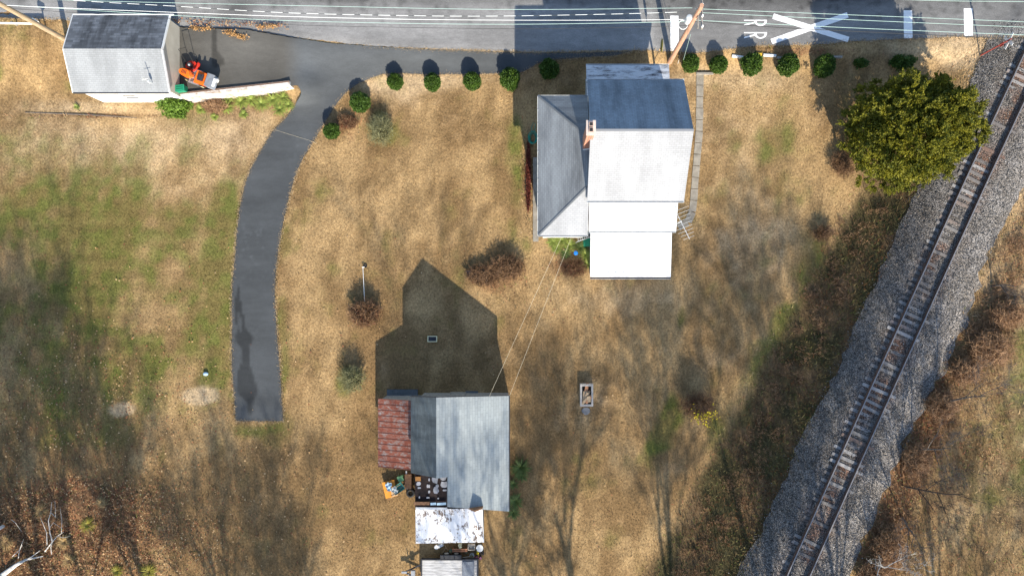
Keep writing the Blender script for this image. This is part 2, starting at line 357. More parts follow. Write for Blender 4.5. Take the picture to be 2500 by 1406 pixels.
# ------------------------------------------------------------------ ground colours
def blob(gx, gy, L):
    v = 0
    for (x, y, rx, ry, a, *ang) in L:
        th = R(ang[0]) if ang else 0; dx = gx - x; dy = gy - y
        u = dx * math.cos(th) + dy * math.sin(th); q = -dx * math.sin(th) + dy * math.cos(th)
        v = v + a * np.exp(-(u / rx) ** 2 - (q / ry) ** 2)
    return v
GREEN = [(250, 660, 400, 300, .66), (200, 520, 330, 110, .2), (60, 520, 160, 90, .3), (540, 700, 40, 200, .8), (545, 480, 30, 80, .5), (300, 950, 260, 90, .4), (1262, 400, 22, 130, .95), (1900, 330, 80, 150, .45), (1960, 520, 60, 120, .4),
         (1960, 720, 45, 200, .65, 28), (1830, 930, 35, 200, .6, 28), (1600, 1080, 30, 90, .9, 40), (1660, 775, 16, 28, .8), (840, 930, 22, 42, .95), (635, 1052, 60, 20, .7), (2470, 1150, 120, 320, .5), (2440, 820, 60, 120, .25), (5, 170, 16, 35, .9), (60, 90, 60, 40, .4),
         (1250, 1160, 30, 60, .3), (930, 320, 50, 40, .4), (1110, 240, 40, 16, .5), (1010, 340, 40, 30, .35), (1640, 1000, 40, 40, .5), (190, 215, 14, 12, .9), (1080, 690, 20, 30, .4), (690, 860, 14, 130, .5), (700, 560, 14, 60, .3), (1480, 1250, 60, 80, .3), (1750, 210, 16, 16, .5), (2100, 240, 40, 60, .3), (1290, 600, 20, 30, .6), (280, 1180, 30, 20, .5), (440, 280, 50, 20, .4), (400, 1280, 12, 12, .5)]
BROWN = [(1100, 430, 220, 170, .45), (1000, 860, 160, 120, .4), (620, 1240, 320, 170, .6), (1400, 1220, 200, 160, .35), (1830, 600, 80, 120, .35), (1500, 900, 260, 90, .3), (1200, 660, 70, 40, .5), (150, 1090, 260, 120, .35), (1800, 1150, 130, 130, .3), (870, 1150, 60, 170, .4), (895, 770, 50, 45, .5), (1740, 440, 24, 200, .3)]
LIT = [(60, 1330, 230, 110, 1.0), (200, 1200, 150, 40, .6), (330, 1290, 120, 90, .3), (2130, 1270, 45, 200, .9, 22), (2240, 1000, 40, 200, .8, 22), (2390, 790, 45, 130, .75, 22), (2330, 1100, 70, 60, .35), (2460, 560, 40, 100, .25), (2000, 900, 90, 380, .75, 27), (1880, 1180, 70, 250, .7, 27), (850, 300, 40, 26, .5, -30), (1290, 430, 14, 100, .9), (1380, 650, 40, 30, .5), (460, 72, 30, 8, .6), (100, 50, 110, 12, .6), (1930, 130, 140, 12, .5), (240, 284, 180, 5, .8), (1230, 690, 60, 30, .4), (1600, 100, 0.1, 0.1, 0)]
PALE = [(300, 360, 380, 110, .5), (1020, 195, 200, 28, .8), (1800, 430, 120, 260, .45), (1750, 190, 260, 30, .5), (2330, 130, 200, 45, .95), (1520, 730, 170, 45, .6), (490, 965, 58, 26, .75), (300, 998, 36, 22, 1.0), (960, 230, 60, 40, .5), (650, 400, 20, 120, .3), (1640, 860, 120, 60, .25), (1440, 960, 60, 60, .3), (240, 262, 150, 16, .5), (1900, 560, 120, 60, .3), (470, 320, 200, 50, .3), (1290, 560, 60, 60, .2), (2390, 700, 40, 100, .4), (2450, 900, 90, 260, .55), (2330, 1200, 120, 120, .35), (2470, 400, 60, 200, .5)]
def ground_col(gx, gy):
    n1 = fbm(gx, gy, 120, 5, 1); n2 = fbm(gx + gy * .2, gy * .35, 46, 4, 9); n3 = fbm(gx, gy, 26, 4, 20); n4 = fbm(gx, gy, 60, 4, 33)
    jit = (n3 - .5) * .9
    g = sm((blob(gx, gy, GREEN) + (n4 - .5) * 1.1 + (n2 - .5) * .8 + jit * .5 - .12) / .75)
    br = sm((blob(gx, gy, BROWN) * 1.0 + (n1 - .5) * 1.7 + (n2 - .5) * 2.0 + .30 + .22 * sm((gy - 500) / 500)) / .9)
    pl = sm((blob(gx, gy, PALE) + (n1 - .5) * .7 + jit * .5 - .1) / .8)
    lt = sm((blob(gx, gy, LIT) + jit * .8 + (n4 - .5) * .5 - .12) / .6)
    c = lambda *a: np.array(a)[None, :]
    tan = c(.372, .248, .118); bro = c(.21, .130, .058); pal = c(.53, .395, .24); gr = c(.18, .15, .048); gd = c(.085, .115, .02); li = c(.18, .092, .046)
    m = lambda f, a, b: a * (1 - f[:, None]) + b * f[:, None]
    col = m(br * .85, np.repeat(tan, len(gx), 0), bro); col = m(pl * .8, col, pal)
    gc = m(sm((n3 - .35) * 3), np.repeat(gr, len(gx), 0), gd); col = m(g * .8, col, gc); pb = sm((blob(gx, gy, [(490, 965, 58, 24, 1), (300, 998, 36, 22, 1.1)]) + jit * .6 - .35) * 3); col = m(pb * .9, col, pal * .95)
    d = tdist(gx, gy); e = np.clip(1 - np.abs(d + 6.3) / 2.2, 0, 1) * (gy > 420)
    col = m(np.clip(lt + 0 * e, 0, 1) * .85, col, li * (0.6 + .9 * n4[:, None]))
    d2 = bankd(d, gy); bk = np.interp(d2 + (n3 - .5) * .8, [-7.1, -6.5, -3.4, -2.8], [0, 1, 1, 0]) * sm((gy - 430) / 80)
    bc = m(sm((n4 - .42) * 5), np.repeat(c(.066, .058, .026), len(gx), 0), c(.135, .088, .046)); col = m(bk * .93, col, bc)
    mow = np.sin(gy / 5.6 + 3 * fbm(gx, gy, 200, 2, 40)) * .5 + .5; ml = blob(gx, gy, [(250, 700, 330, 300, 1)]); col = col * (1 - .16 * np.clip(ml, 0, 1) * mow * (n1 > .4))[:, None]
    row = np.sin(tdist(gx, gy) * 7.5 + 2 * n1); fr = sm((d - 8.5) / 2); col = col * (1 - .22 * fr * (row * .5 + .5))[:, None]
    return col * (0.68 + .64 * n3[:, None])
def grid_axis(a, b, st, far):
    inn = np.arange(a, b + st / 2, st); o1 = a - np.cumsum(np.geomspace(st * 2, far / 4, 16)); o2 = b + np.cumsum(np.geomspace(st * 2, far / 4, 16))
    return np.concatenate([o1[::-1], inn, o2])
xs = grid_axis(-43, 40, .22, 400); ys = grid_axis(-24, 25, .22, 400)
XX, YY = np.meshgrid(xs, ys); gx = NX + XX.ravel() * SC; gy = NY - YY.ravel() * SC
Z = T(gx, gy); inside = (np.abs(XX.ravel()) < 46) & (np.abs(YY.ravel()) < 27)
dd = tdist(gx, gy)
rough = np.clip(blob(gx, gy, LIT), 0, 1) * (fbm(gx, gy, 22, 3, 50) - .5) * .45 * inside
Z = Z + rough * ((np.abs(dd) > 4.6)); Z[(dd > -4.3) & (dd < 4.9)] -= .05
Z = np.where((gx > 250) & (gx < 735) & (gy < 250) & (gy > 60), Z - .12, Z)
ny, nx = XX.shape; ii = (np.arange(ny - 1)[:, None] * nx + np.arange(nx - 1)[None, :]).ravel()
Fq = np.stack([ii, ii + 1, ii + 1 + nx, ii + nx], 1)
go = nparr_obj('ground', np.stack([XX.ravel(), YY.ravel(), Z], 1), Fq, M['ground'], ground_col(gx, gy))
go.data.polygons.foreach_set('use_smooth', [True] * len(Fq)); tag(go, kind='structure')

# ------------------------------------------------------------------ draped sheets
def inpoly(x, y, poly):
    r = np.zeros(len(x), bool); n = len(poly); j = n - 1
    for i in range(n):
        xi, yi = poly[i]; xj, yj = poly[j]
        c = ((yi > y) != (yj > y)) & (x < (xj - xi) * (y - yi) / (yj - yi + 1e-12) + xi); r ^= c; j = i
    return r
def ragged(poly, step, amp, seed=0):
    out = []; n = len(poly)
    for i in range(n):
        a = np.array(poly[i]); b_ = np.array(poly[(i + 1) % n]); L = np.linalg.norm(b_ - a); k = max(1, int(L / step))
        nrm = np.array([b_[1] - a[1], -(b_[0] - a[0])]) / (L + 1e-9)
        for q in range(k):
            p = a + (b_ - a) * q / k; out.append(tuple(p + nrm * (rng.random() - .5) * 2 * amp * (1 if q else .3)))
    return out
def smooth_poly(pts, k=4, closed=False):
    out = []; n = len(pts)
    for i in range(n - (0 if closed else 1)):
        p0 = np.array(pts[(i - 1) % n] if closed or i > 0 else pts[0]); p1 = np.array(pts[i]); p2 = np.array(pts[(i + 1) % n]); p3 = np.array(pts[(i + 2) % n] if closed or i + 2 < n else pts[-1])
        for q in range(k):
            t_ = q / k; out.append(tuple(.5 * ((2 * p1) + (-p0 + p2) * t_ + (2 * p0 - 5 * p1 + 4 * p2 - p3) * t_ ** 2 + (-p0 + 3 * p1 - 3 * p2 + p3) * t_ ** 3)))
    if not closed: out.append(tuple(pts[-1]))
    return out
def to_ground(poly, fn=None): return [gp(*G(x, y, 0, fn).xy) for x, y in poly]
def drape(name, gpoly, st, off, mat, colf, zf=T):
    """gpoly in ground pixels"""
    g = np.array(gpoly); x0, y0 = g.min(0); x1, y1 = g.max(0)
    X, Y = np.meshgrid(np.arange(x0 + st / 2, x1, st), np.arange(y0 + st / 2, y1, st)); X = X.ravel() + (rng.random(X.size) - .5) * st * .3; Y = Y.ravel() + (rng.random(Y.size) - .5) * st * .3
    k = inpoly(X, Y, gpoly); X = X[k]; Y = Y[k]
    vs = [Vector(p) for p in gpoly] + [Vector((a, b_)) for a, b_ in zip(X, Y)]; n = len(gpoly)
    V, E, F, *_ = delaunay_2d_cdt(vs, [(i, (i + 1) % n) for i in range(n)], [], 1, 1e-4)
    V = np.array([(v.x, v.y) for v in V]); z = zf(V[:, 0], V[:, 1]) + off
    V3 = np.stack([(V[:, 0] - NX) / SC, (NY - V[:, 1]) / SC, z], 1)
    F = np.array([f for f in F if len(f) == 3]); 
    a = V3[F[:, 1]] - V3[F[:, 0]]; b_ = V3[F[:, 2]] - V3[F[:, 0]]; nz = a[:, 0] * b_[:, 1] - a[:, 1] * b_[:, 0]; F[nz < 0] = F[nz < 0][:, ::-1]
    o = nparr_obj(name, V3, F, mat, colf(V[:, 0], V[:, 1])); o.data.polygons.foreach_set('use_smooth', [True] * len(o.data.polygons))
    return tag(o, kind='structure')
def Tpad(gx, gy):
    gx = np.asarray(gx, float); gy = np.asarray(gy, float); t_ = T(gx, gy)
    m = sm((800 - gx) / 110) * sm((262 - gy) / 30); return t_ * (1 - m) + np.maximum(t_, 1.3) * m
def Tpad1(gx, gy): return float(Tpad(gx, gy))
# road
low = [(-700, 20), (-300, 36), (0, 44), (150, 50), (300, 58), (440, 66), (600, 72), (712, 92), (900, 113), (1100, 123), (1300, 129), (1450, 128), (1560, 124), (1640, 126), (1700, 131), (1790, 120), (1860, 112), (1990, 110), (2084, 102), (2200, 96), (2340, 92), (2500, 91), (2900, 92)]
up = [(2900, -190), (2000, -170), (1000, -165), (0, -240), (-700, -300)]
rp = ragged(to_ground(low), 14, 1.6) ; rp = rp[:-1 * 0 or None]
lowg = to_ground(low); upg = to_ground(up)
edge = ragged(lowg + [lowg[-1]], 9, 1.3)
# drop the closing run of ragged() back to the start
cut = max(i for i, p in enumerate(edge) if p[0] > lowg[-1][0] - 30) + 1
roadpoly = edge[:cut] + upg
def roadcol(x, y):
    n = fbm(x * .12, y, 22, 5, 61); n2 = fbm(x, y, 120, 3, 62); n5 = fbm(x, y, 9, 3, 63)
    yy = y - np.interp(x, [0, 700, 1500, 2500], [10, 30, 30, 20])
    wear = np.exp(-((yy + 22) / 16) ** 2) * (.55 + .6 * n2)       # old darker track in the middle of the road
    patch = sm((x - 1585) / 20)
    b_ = .225 - .06 * patch + (n - .5) * .17 + (n2 - .5) * .09; b_ = b_ * (1 - .5 * wear) - (n5 > .66) * .05 * (yy < 30)
    b_ = b_ * (1 - .6 * blob(x, y, [(603, 40, 32, 30, .9), (560, 60, 20, 26, .5)]))  # dark blobs paint a shadow without a caster into the asphalt
    return np.clip(b_, .03, .5)[:, None] * np.array([[1.0, .985, .96]])
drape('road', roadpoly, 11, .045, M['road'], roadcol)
# driveway, parking pad and verge strip
dr = [(430, 68), (520, 72), (600, 74), (708, 93), (800, 106), (900, 114), (1000, 120), (1100, 124), (1250, 130), (1330, 131), (1420, 130), (1540, 126), (1500, 138), (1430, 141), (1330, 150), (1290, 170), (1255, 180), (1150, 182), (1050, 183), (950, 180), (900, 195), (860, 215), (830, 245), (800, 290), (770, 340), (742, 385), (722, 430), (702, 500), (682, 600), (672, 700), (676, 800), (684, 900), (693, 1027), (577, 1027), (567, 900), (567, 800), (568, 700), (575, 620), (582, 540), (592, 480), (610, 420), (640, 365), (668, 320), (700, 288), (725, 250), (736, 228), (728, 210), (600, 217), (470, 226), (430, 229)]
def drivecol(x, y):
    b_ = .062 + .03 * (fbm(x * .3, y, 40, 4, 71) - .45) + .085 * blob(x, y, [(640, 130, 90, 50, .55), (540, 150, 80, 60, .4), (740, 200, 30, 60, .3), (800, 160, 100, 30, .1)])
    b_ = b_ + .01 * sm((450 - y) / 300) + .04 * sm((fbm(x, y, 8, 3, 75) - .62) * 8) * blob(x, y, [(760, 370, 40, 60, .8), (620, 600, 40, 80, .6)])
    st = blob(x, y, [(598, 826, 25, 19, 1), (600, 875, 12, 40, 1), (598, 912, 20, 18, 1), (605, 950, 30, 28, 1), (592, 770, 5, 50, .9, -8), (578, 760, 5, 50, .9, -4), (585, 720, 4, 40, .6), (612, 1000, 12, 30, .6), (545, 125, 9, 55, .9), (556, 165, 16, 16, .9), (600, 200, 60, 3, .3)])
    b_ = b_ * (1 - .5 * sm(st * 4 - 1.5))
    wp = sm((760 - x) / 60)[:, None] * sm((250 - y) / 20)[:, None]; return np.clip(b_, .012, .3)[:, None] * (np.array([[.92, 1.0, 1.06]]) * (1 - wp) + np.array([[1.14, 1.08, .95]]) * .8 * wp)
drg = ragged(to_ground(smooth_poly(dr[12:33], 3) + dr[33:34] + smooth_poly(dr[34:47], 3) + dr[47:] + dr[:12], Tpad1), 6, .9)
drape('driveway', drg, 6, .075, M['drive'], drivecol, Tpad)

# ballast bed
Lb = []; Rb = []
for gy_ in np.arange(-900, 2300, 16):
    c = float(track_cx(gy_)); Lb.append((c - (3.3 + .3 * (vnoise(gy_, 0, 60, 3) - .5) + .3 * (rng.random() - .5) + .15 * float(sm((gy_ - 1100) / 250))) * SC / .911, gy_))
    Rb.append((c + (3.6 + .8 * (vnoise(gy_, 9, 110, 4) - .5) + .6 * (rng.random() - .5)) * SC / .911, gy_))
def balcol(x, y):
    d = np.abs(tdist(x, y)); n = fbm(x, y, 40, 4, 81)
    k = .8 + .6 * n; k = k * (1 - .35 * np.clip(1 - np.abs(d - .75) / .7, 0, 1) * 0)
    rust = np.clip(1.5 - d / 1.0, 0, 1)[:, None] * sm((n[:, None] - .42) * 6)
    k = k * np.interp(tdist(x, y), [-4, -1, 1, 2.5], [.72, .85, 1.0, 1.15]); return k[:, None] * np.array([[1.05, 1.0, .94]]) * (1 - rust * .42 * np.array([[0.15, .9, 1.2]]))  # shade of the left shoulder multiplied into the ballast colour, right side brightened
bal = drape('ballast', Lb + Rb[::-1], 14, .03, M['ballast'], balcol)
def tetras(X, Y, Zg, s, col):
    n = len(X); base = rng.normal(size=(n, 6, 3)) * .25 + np.array([[1, 0, 0], [-1, 0, 0], [0, 1, 0], [0, -1, 0], [0, 0, 1], [0, 0, -1]])[None]
    V = base * s[:, None, None]; V[:, :, 0] += X[:, None]; V[:, :, 1] += Y[:, None]; V[:, :, 2] += Zg[:, None]
    f = np.array([(0, 2, 4), (2, 1, 4), (1, 3, 4), (3, 0, 4), (2, 0, 5), (1, 2, 5), (3, 1, 5), (0, 3, 5)])
    F = (np.arange(n)[:, None, None] * 6 + f[None]).reshape(-1, 3)
    return V.reshape(-1, 3), F, np.repeat(col, 6, 0)
N = 42000
yy_ = rng.uniform(60, 1460, N); d_ = rng.uniform(-4.6, 5.0, N); xx_ = track_cx(yy_) + d_ * SC / .911
keep = (xx_ < 2560) & (rng.random(N) < np.clip((3.7 - np.abs(d_)) * 1.6, .02, 1)); xx_ = xx_[keep]; yy_ = yy_[keep]
nb = len(xx_); bb = rng.choice([.05, .11, .17, .25, .42], nb, p=[.25, .28, .26, .15, .06]) * (.8 + .5 * rng.random(nb))
V, F, C = tetras((xx_ - NX) / SC, (NY - yy_) / SC, T(xx_, yy_) + .05, rng.uniform(.018, .045, nb), (bb * np.interp(tdist(xx_, yy_), [-4, -1, 1, 2.5], [.72, .85, 1.0, 1.1]))[:, None] * np.array([[1.05, 1.0, .93]]))  # stone colours carry the same painted shade on the left shoulder
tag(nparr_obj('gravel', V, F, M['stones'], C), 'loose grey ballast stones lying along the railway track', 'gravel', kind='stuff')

# ------------------------------------------------------------------ railway track
def tpt(gy_, d, z):
    c = float(track_cx(gy_)); dx = float(track_cx(gy_ - 5) - track_cx(gy_ + 5)); v = Vector((dx, 10)).normalized()   # image-up direction
    n = Vector((v.y, v.x * -1)); n = Vector((.911, .412)) if False else Vector((v.y, -v.x))
    # n points right; world coordinates
    p = W(c, gy_, 0); return Vector((p.x + n.x * d, p.y + n.y * d, float(rail_h(gy_)) + z)), v
tr0 = tpt(800, 0, 0)[0]
track = thing('railway_track', 'single railway track of rusty rails on weathered sleepers running diagonally along the right side', 'railway', tr0)
for sgn in (-1, 1):
    mb = MB(); pts = [tpt(g, sgn * .752, 0) for g in np.arange(-250, 1700, 20)]
    prof = [(-.07, .08), (.07, .08), (.07, .115), (.02, .13), (.02, .285), (.04, .29), (.04, .34), (-.04, .34), (-.04, .29), (-.02, .285), (-.02, .13), (-.07, .115)]
    base = []
    for p, v in pts: base.append([Vector((p.x + v.y * a, p.y - v.x * a, p.z + b_ + .02)) for a, b_ in prof])
    vs = [q for r_ in base for q in r_]; n = len(prof)
    fs = []
    for i in range(len(base) - 1):
        for k in range(n): fs.append((i * n + k, i * n + (k + 1) % n, (i + 1) * n + (k + 1) % n, (i + 1) * n + k))
    mb.idx(vs, fs); mb.mi = [1 if (k % n) in (6,) else 0 for k in range(len(fs))]
    mb.build('rail', [M['rail'], M['railtop']], track)
g = 150.0; gy_list = []
yv = 1440.0
while yv > 95: gy_list.append(yv); yv -= .50 * SC * .911
gy_list = gy_list[:98]
tie_me = []
for k in range(4):
    mb = MB(); L = 2.6; a = .115
    prof = []
    n = 8
    for i in range(n + 1):
        x = -L / 2 + L * i / n; wj = a * (1 + .12 * (random.random() - .5)); zj = .13 + .012 * (random.random() - .5)
        prof.append([(x + (random.random() - .5) * .04 * (i in (0, n)), -wj, 0), (x, -wj, zj), (x, wj, zj), (x, wj, 0)])
    vs = [q for r_ in prof for q in r_]; fs = [(0, 1, 2, 3), tuple(len(vs) - 4 + q for q in (3, 2, 1, 0))]
    for i in range(n):
        for q in range(4): fs.append((i * 4 + q, i * 4 + 4 + q, i * 4 + 4 + (q + 1) % 4, i * 4 + (q + 1) % 4))
    mb.idx(vs, fs); tie_me.append(mb.mesh('sleeper', mats=[M['tie']]))
for i, gy_ in enumerate(gy_list):
    p, v = tpt(gy_, random.uniform(-.08, .08), 0)
    o = bpy.data.objects.new('sleeper', tie_me[i % 4]); scn.collection.objects.link(o); o.parent = track
    o.location = p - tr0 + Vector((0, 0, random.uniform(-.12, -.07) if random.random() < .6 else random.choice((-.05, -.04, -.15)))); o.rotation_euler.z = math.atan2(v.y, v.x) - math.pi / 2 + R(random.uniform(-2.5, 2.5))

# ------------------------------------------------------------------ road markings
def sheet(name, poly_img, label=None, off=.055, mat='paint'):
    g = to_ground(poly_img); return g
def marking(name, polys, st=6):
    vs = []; F_all = []; 
    for poly in polys:
        g = to_ground(poly); g = ragged(g, 6, .25)
        vsl = [Vector(p) for p in g]; n = len(g); A = np.array(g)
        X, Y = np.meshgrid(np.arange(A[:, 0].min(), A[:, 0].max(), st), np.arange(A[:, 1].min(), A[:, 1].max(), st)); X = X.ravel(); Y = Y.ravel(); k = inpoly(X, Y, g)
        vsl += [Vector((a, b_)) for a, b_ in zip(X[k], Y[k])]
        V, E, F, *_ = delaunay_2d_cdt(vsl, [(i, (i + 1) % n) for i in range(n)], [], 1, 1e-4)
        base = len(vs)
        for v in V: p = W(v.x, v.y, T1(v.x, v.y) + .053); vs.append(p)
        for f in F:
            f = [base + q for q in f]; a, b_, c_ = vs[f[0]], vs[f[1]], vs[f[2]]
            if (b_ - a).cross(c_ - a).z < 0: f = f[::-1]
            F_all.append(tuple(f))
    mb = MB(); mb.idx(vs, F_all); o = mb.build(name, M['paint']); tag(o, kind='structure'); return o
def band(a, b_, wd):
    a = np.array(a, float); b_ = np.array(b_, float); d = (b_ - a) / np.linalg.norm(b_ - a); n = np.array([-d[1], d[0]]) * wd / 2
    return [tuple(a + n), tuple(b_ + n), tuple(b_ - n), tuple(a - n)]
marking('road_marking_bar', [[(1636, 40), (1656, 40), (1657, 126), (1637, 126)]])
marking('road_marking_bar', [[(2205, 27), (2226, 27), (2227, 95), (2206, 95)]])
marking('road_marking_bar', [[(2352, 22), (2373, 22), (2374, 89), (2353, 89)]])
# X in one outline: two arms butted at the crossing
def xpoly():
    c = np.array([1979, 70.]); A = np.array([1887, 41.]); B = np.array([2071, 98.]); Cc = np.array([1883, 103.]); D = np.array([2069, 38.])
    d1 = (B - A) / np.linalg.norm(B - A); n1 = np.array([-d1[1], d1[0]]) * 6.8; d2 = (D - Cc) / np.linalg.norm(D - Cc); n2 = np.array([-d2[1], d2[0]]) * 6.8
    def inter(p, d, q, e): M_ = np.array([d, -e]).T; t_ = np.linalg.solve(M_, q - p); return p + d * t_[0]
    return [tuple(q) for q in (A + n1, inter(A + n1, d1, Cc - n2, d2), Cc - n2, Cc + n2, inter(A + n1, d1, Cc + n2, d2), B + n1, B - n1, inter(A - n1, d1, Cc + n2, d2), D + n2, D - n2, inter(A - n1, d1, Cc - n2, d2), A - n1)]
xp = xpoly()
# reorder around the centre
cx_, cy_ = 1979, 70
def order(p):
    return math.atan2(p[1] - cy_, p[0] - cx_)
xp = sorted(xp, key=order)
marking('road_marking_cross', [xp])
# the letters R R, read from the right: baseline towards the left
def letterR(x0, y0, w_, h_):
    # local: u up the letter (0..1) maps to +x in the photo, v across the letter (0..1) maps to +y... strokes as bands
    m = lambda u, v: (x0 + u * w_, y0 + v * h_)
    s = 4.2
    out = [[m(0, 0), m(1, 0), m(1, .17), m(0, .17)]]               # stem
    bowl = []
    for k in range(13): a = math.pi * k / 12; bowl.append(m(.72 + .28 * math.cos(a), .17 + .83 * math.sin(a)))
    inn = []
    for k in range(13): a = math.pi * (12 - k) / 12; inn.append(m(.72 + .18 * math.cos(a), .17 + .62 * math.sin(a)))
    out.append(bowl + inn)
    out.append([m(0, .72), m(0, .95), m(.46, .56), m(.50, .30)])
    return out
marking('road_marking_letters', letterR(1816, 50, 56, 15) + letterR(1816, 80, 56, 16))

# ------------------------------------------------------------------ buildings helpers
def WX(g): return (g - NX) / SC
def WY(g): return (NY - g) / SC
def window(parent, c, wd, ht, face):
    """face: 'N','S','E','W' outward"""
    n = {'N': (0, 1), 'S': (0, -1), 'E': (1, 0), 'W': (-1, 0)}[face]; u = Vector((abs(n[1]), abs(n[0]), 0)); nn = Vector((n[0], n[1], 0)); c = Vector(c)
    fr = MB()
    for s in (-1, 1):
        fr.box(c + u * s * (wd / 2 + .04) + nn * .03, (Vector((.08, .08, 0)) if True else 0) + Vector((0, 0, ht)) + nn * 0)
    fr.box(c + Vector((0, 0, ht / 2 + .04)) + nn * .03, u * (wd + .16) + Vector((abs(nn.x), abs(nn.y), 0)) * .08 + Vector((0, 0, .08)))
    fr.box(c + Vector((0, 0, -ht / 2 - .04)) + nn * .05, u * (wd + .2) + Vector((abs(nn.x), abs(nn.y), 0)) * .12 + Vector((0, 0, .08)))
    fr.box(c + nn * .03, u * wd + Vector((abs(nn.x), abs(nn.y), 0)) * .05 + Vector((0, 0, .05)))
    f = fr.build('window', M['white'], parent)
    gl = MB(); gl.box(c + nn * .008, u * wd + Vector((abs(nn.x), abs(nn.y), 0)) * .02 + Vector((0, 0, ht))); gl.build('pane', M['glass'], f)
def gutter(mb, a, b_, r=.07):
    a = Vector(a); b_ = Vector(b_); d = (b_ - a).normalized(); n = Vector((d.y, -d.x, 0))
    mb.bar(a + n * .0 + Vector((0, 0, -.10)), b_ + n * .0 + Vector((0, 0, -.10)), .13, .012)
    mb.bar(a + n * .065 + Vector((0, 0, -.045)), b_ + n * .065 + Vector((0, 0, -.045)), .012, .11)
    L = (b_ - a).length; k = int(L / .9)
    for i in range(k + 1): p = a + d * (L * i / max(k, 1)); mb.bar(p - n * .06 + Vector((0, 0, -.01)), p + n * .07 + Vector((0, 0, -.01)), .03, .015)

# ------------------------------------------------------------------ farmhouse
hz = thing('house', 'large white two-storey farmhouse with pale shingle roof and brick chimney beside the road', 'house', W(1516, 400, 0))
ze, zr = 7.3, 10.0
x0, x1, yN, yS, ym = WX(1422), WX(1611), WY(286), WY(513), WY(398)
mb = MB(); mb.prism([(x0, yS), (x1, yS), (x1, yN), (x0, yN)], -.3, ze + .05)
pk = zr - .25
for X in (x0, x1):
    pass
mb.idx([(x0, yS, ze + .05), (x0, yN, ze + .05), (x0, ym, pk), (x1, yS, ze + .05), (x1, yN, ze + .05), (x1, ym, pk)], [(0, 2, 1), (3, 4, 5), (0, 3, 5, 2), (1, 2, 5, 4)])
mb.build('wall', M['siding'], hz)
rx0, rx1, rN, rS = WX(1416), WX(1618.5), WY(272), WY(524.5)
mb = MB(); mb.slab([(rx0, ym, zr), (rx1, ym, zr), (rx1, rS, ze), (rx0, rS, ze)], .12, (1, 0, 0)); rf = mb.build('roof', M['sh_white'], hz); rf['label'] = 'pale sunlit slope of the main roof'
mb = MB(); mb.slab([(rx0, ym + .003, zr), (rx1, ym + .003, zr), (rx1, rN, ze), (rx0, rN, ze)], .12, (1, 0, 0)); rf2 = mb.build('roof', M['sh_north'], hz); rf2['label'] = 'blue grey shade-tinted weathered slope of the main roof towards the road'
mb = MB(); mb.bar((rx0, ym, zr + .02), (rx1, ym, zr + .02), .14, .03); mb.build('ridge_cap', M['sh_white'], rf)
mb = MB(); gutter(mb, (rx0, rS - .02, ze - .02), (rx1, rS - .02, ze - .02)); mb.build('gutter', M['galv'], hz)
mb = MB(); gutter(mb, (rx1, rN + .02, ze - .02), (rx0, rN + .02, ze - .02)); mb.build('gutter', M['galv'], hz)
# west wing with hip roof
zw = 5.8; zt = 7.3; wx0, wN, wS = WX(1314), WY(291), WY(592); wx1 = WX(1420.5); a = WX(1416)
mb = MB(); mb.prism([(wx0 + .35, wS + .35), (x0, wS + .35), (x0, wN - .35), (wx0 + .35, wN - .35)], -.3, zw - .06); mb.build('wall', M['siding'], hz)
pN = Vector((wx1, WY(393), zt)); pS = Vector((wx1, WY(490), zt)); cN = Vector((wx0, wN, zw)); cS = Vector((wx0, wS, zw)); eN = Vector((wx1, wN, zw)); eS = Vector((wx1, wS, zw))
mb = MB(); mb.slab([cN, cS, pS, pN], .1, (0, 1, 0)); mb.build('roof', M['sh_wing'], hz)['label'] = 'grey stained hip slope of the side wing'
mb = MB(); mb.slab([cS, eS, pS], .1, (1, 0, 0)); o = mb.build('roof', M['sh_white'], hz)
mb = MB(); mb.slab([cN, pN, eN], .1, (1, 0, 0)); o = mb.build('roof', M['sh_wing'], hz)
mb = MB(); gutter(mb, cS, eS); gutter(mb, cN, cS); gutter(mb, eN, cN); mb.build('gutter', M['galv'], hz)
mb = MB()
for a_, b_ in ((cS, pS), (cN, pN)): mb = MB(); mb.bar(a_ + Vector((0, 0, .02)), b_ + Vector((0, 0, .02)), .12, .02); mb.build('hip_cap', M['sh_wing'], hz)
# rear roofs
ax0, ax1 = WX(1426), WX(1617); az1 = 4.9; ay = WY(580)
mb = MB(); mb.prism([(WX(1433), WY(573)), (WX(1610), WY(573)), (WX(1610), WY(513.2)), (WX(1433), WY(513.2))], -.3, az1 - .05); mb.build('wall', M['siding'], hz)
mb = MB(); mb.slab([(ax0, WY(513.5), 5.65), (ax1, WY(513.5), 5.65), (ax1, ay, az1), (ax0, ay, az1)], .07, (1, 0, 0))
for i in range(11): xx = ax0 + (ax1 - ax0) * i / 10; mb.bar((xx, WY(513.5), 5.66), (xx, ay, az1 + .01), .03, .03)
r3 = mb.build('roof', M['whitem'], hz); r3['label'] = 'bright white metal roof of the rear extension'
mb = MB(); gutter(mb, (ax0, ay - .02, az1), (ax1, ay - .02, az1)); mb.build('gutter', M['galv'], hz)
bx0, bx1, by0, by1 = WX(1434), WX(1619), WY(573.4), WY(679)
mb = MB(); mb.prism([(bx0 + .2, by1 + .25), (bx1 - .2, by1 + .25), (bx1 - .2, by0), (bx0 + .2, by0)], -.3, 2.68); mb.build('wall', M['siding'], hz)
mb = MB(); mb.slab([(bx0, by0, 3.25), (bx1, by0, 3.25), (bx1, by1, 2.8), (bx0, by1, 2.8)], .07, (1, 0, 0))
for i in range(6): xx = bx0 + (bx1 - bx0) * i / 5; mb.bar((xx, by0, 3.262), (xx, by1, 2.812), .025, .014)
r4 = mb.build('roof', M['whitem'], hz); r4['label'] = 'flat white metal porch roof nearest the lawn'
mb = MB()
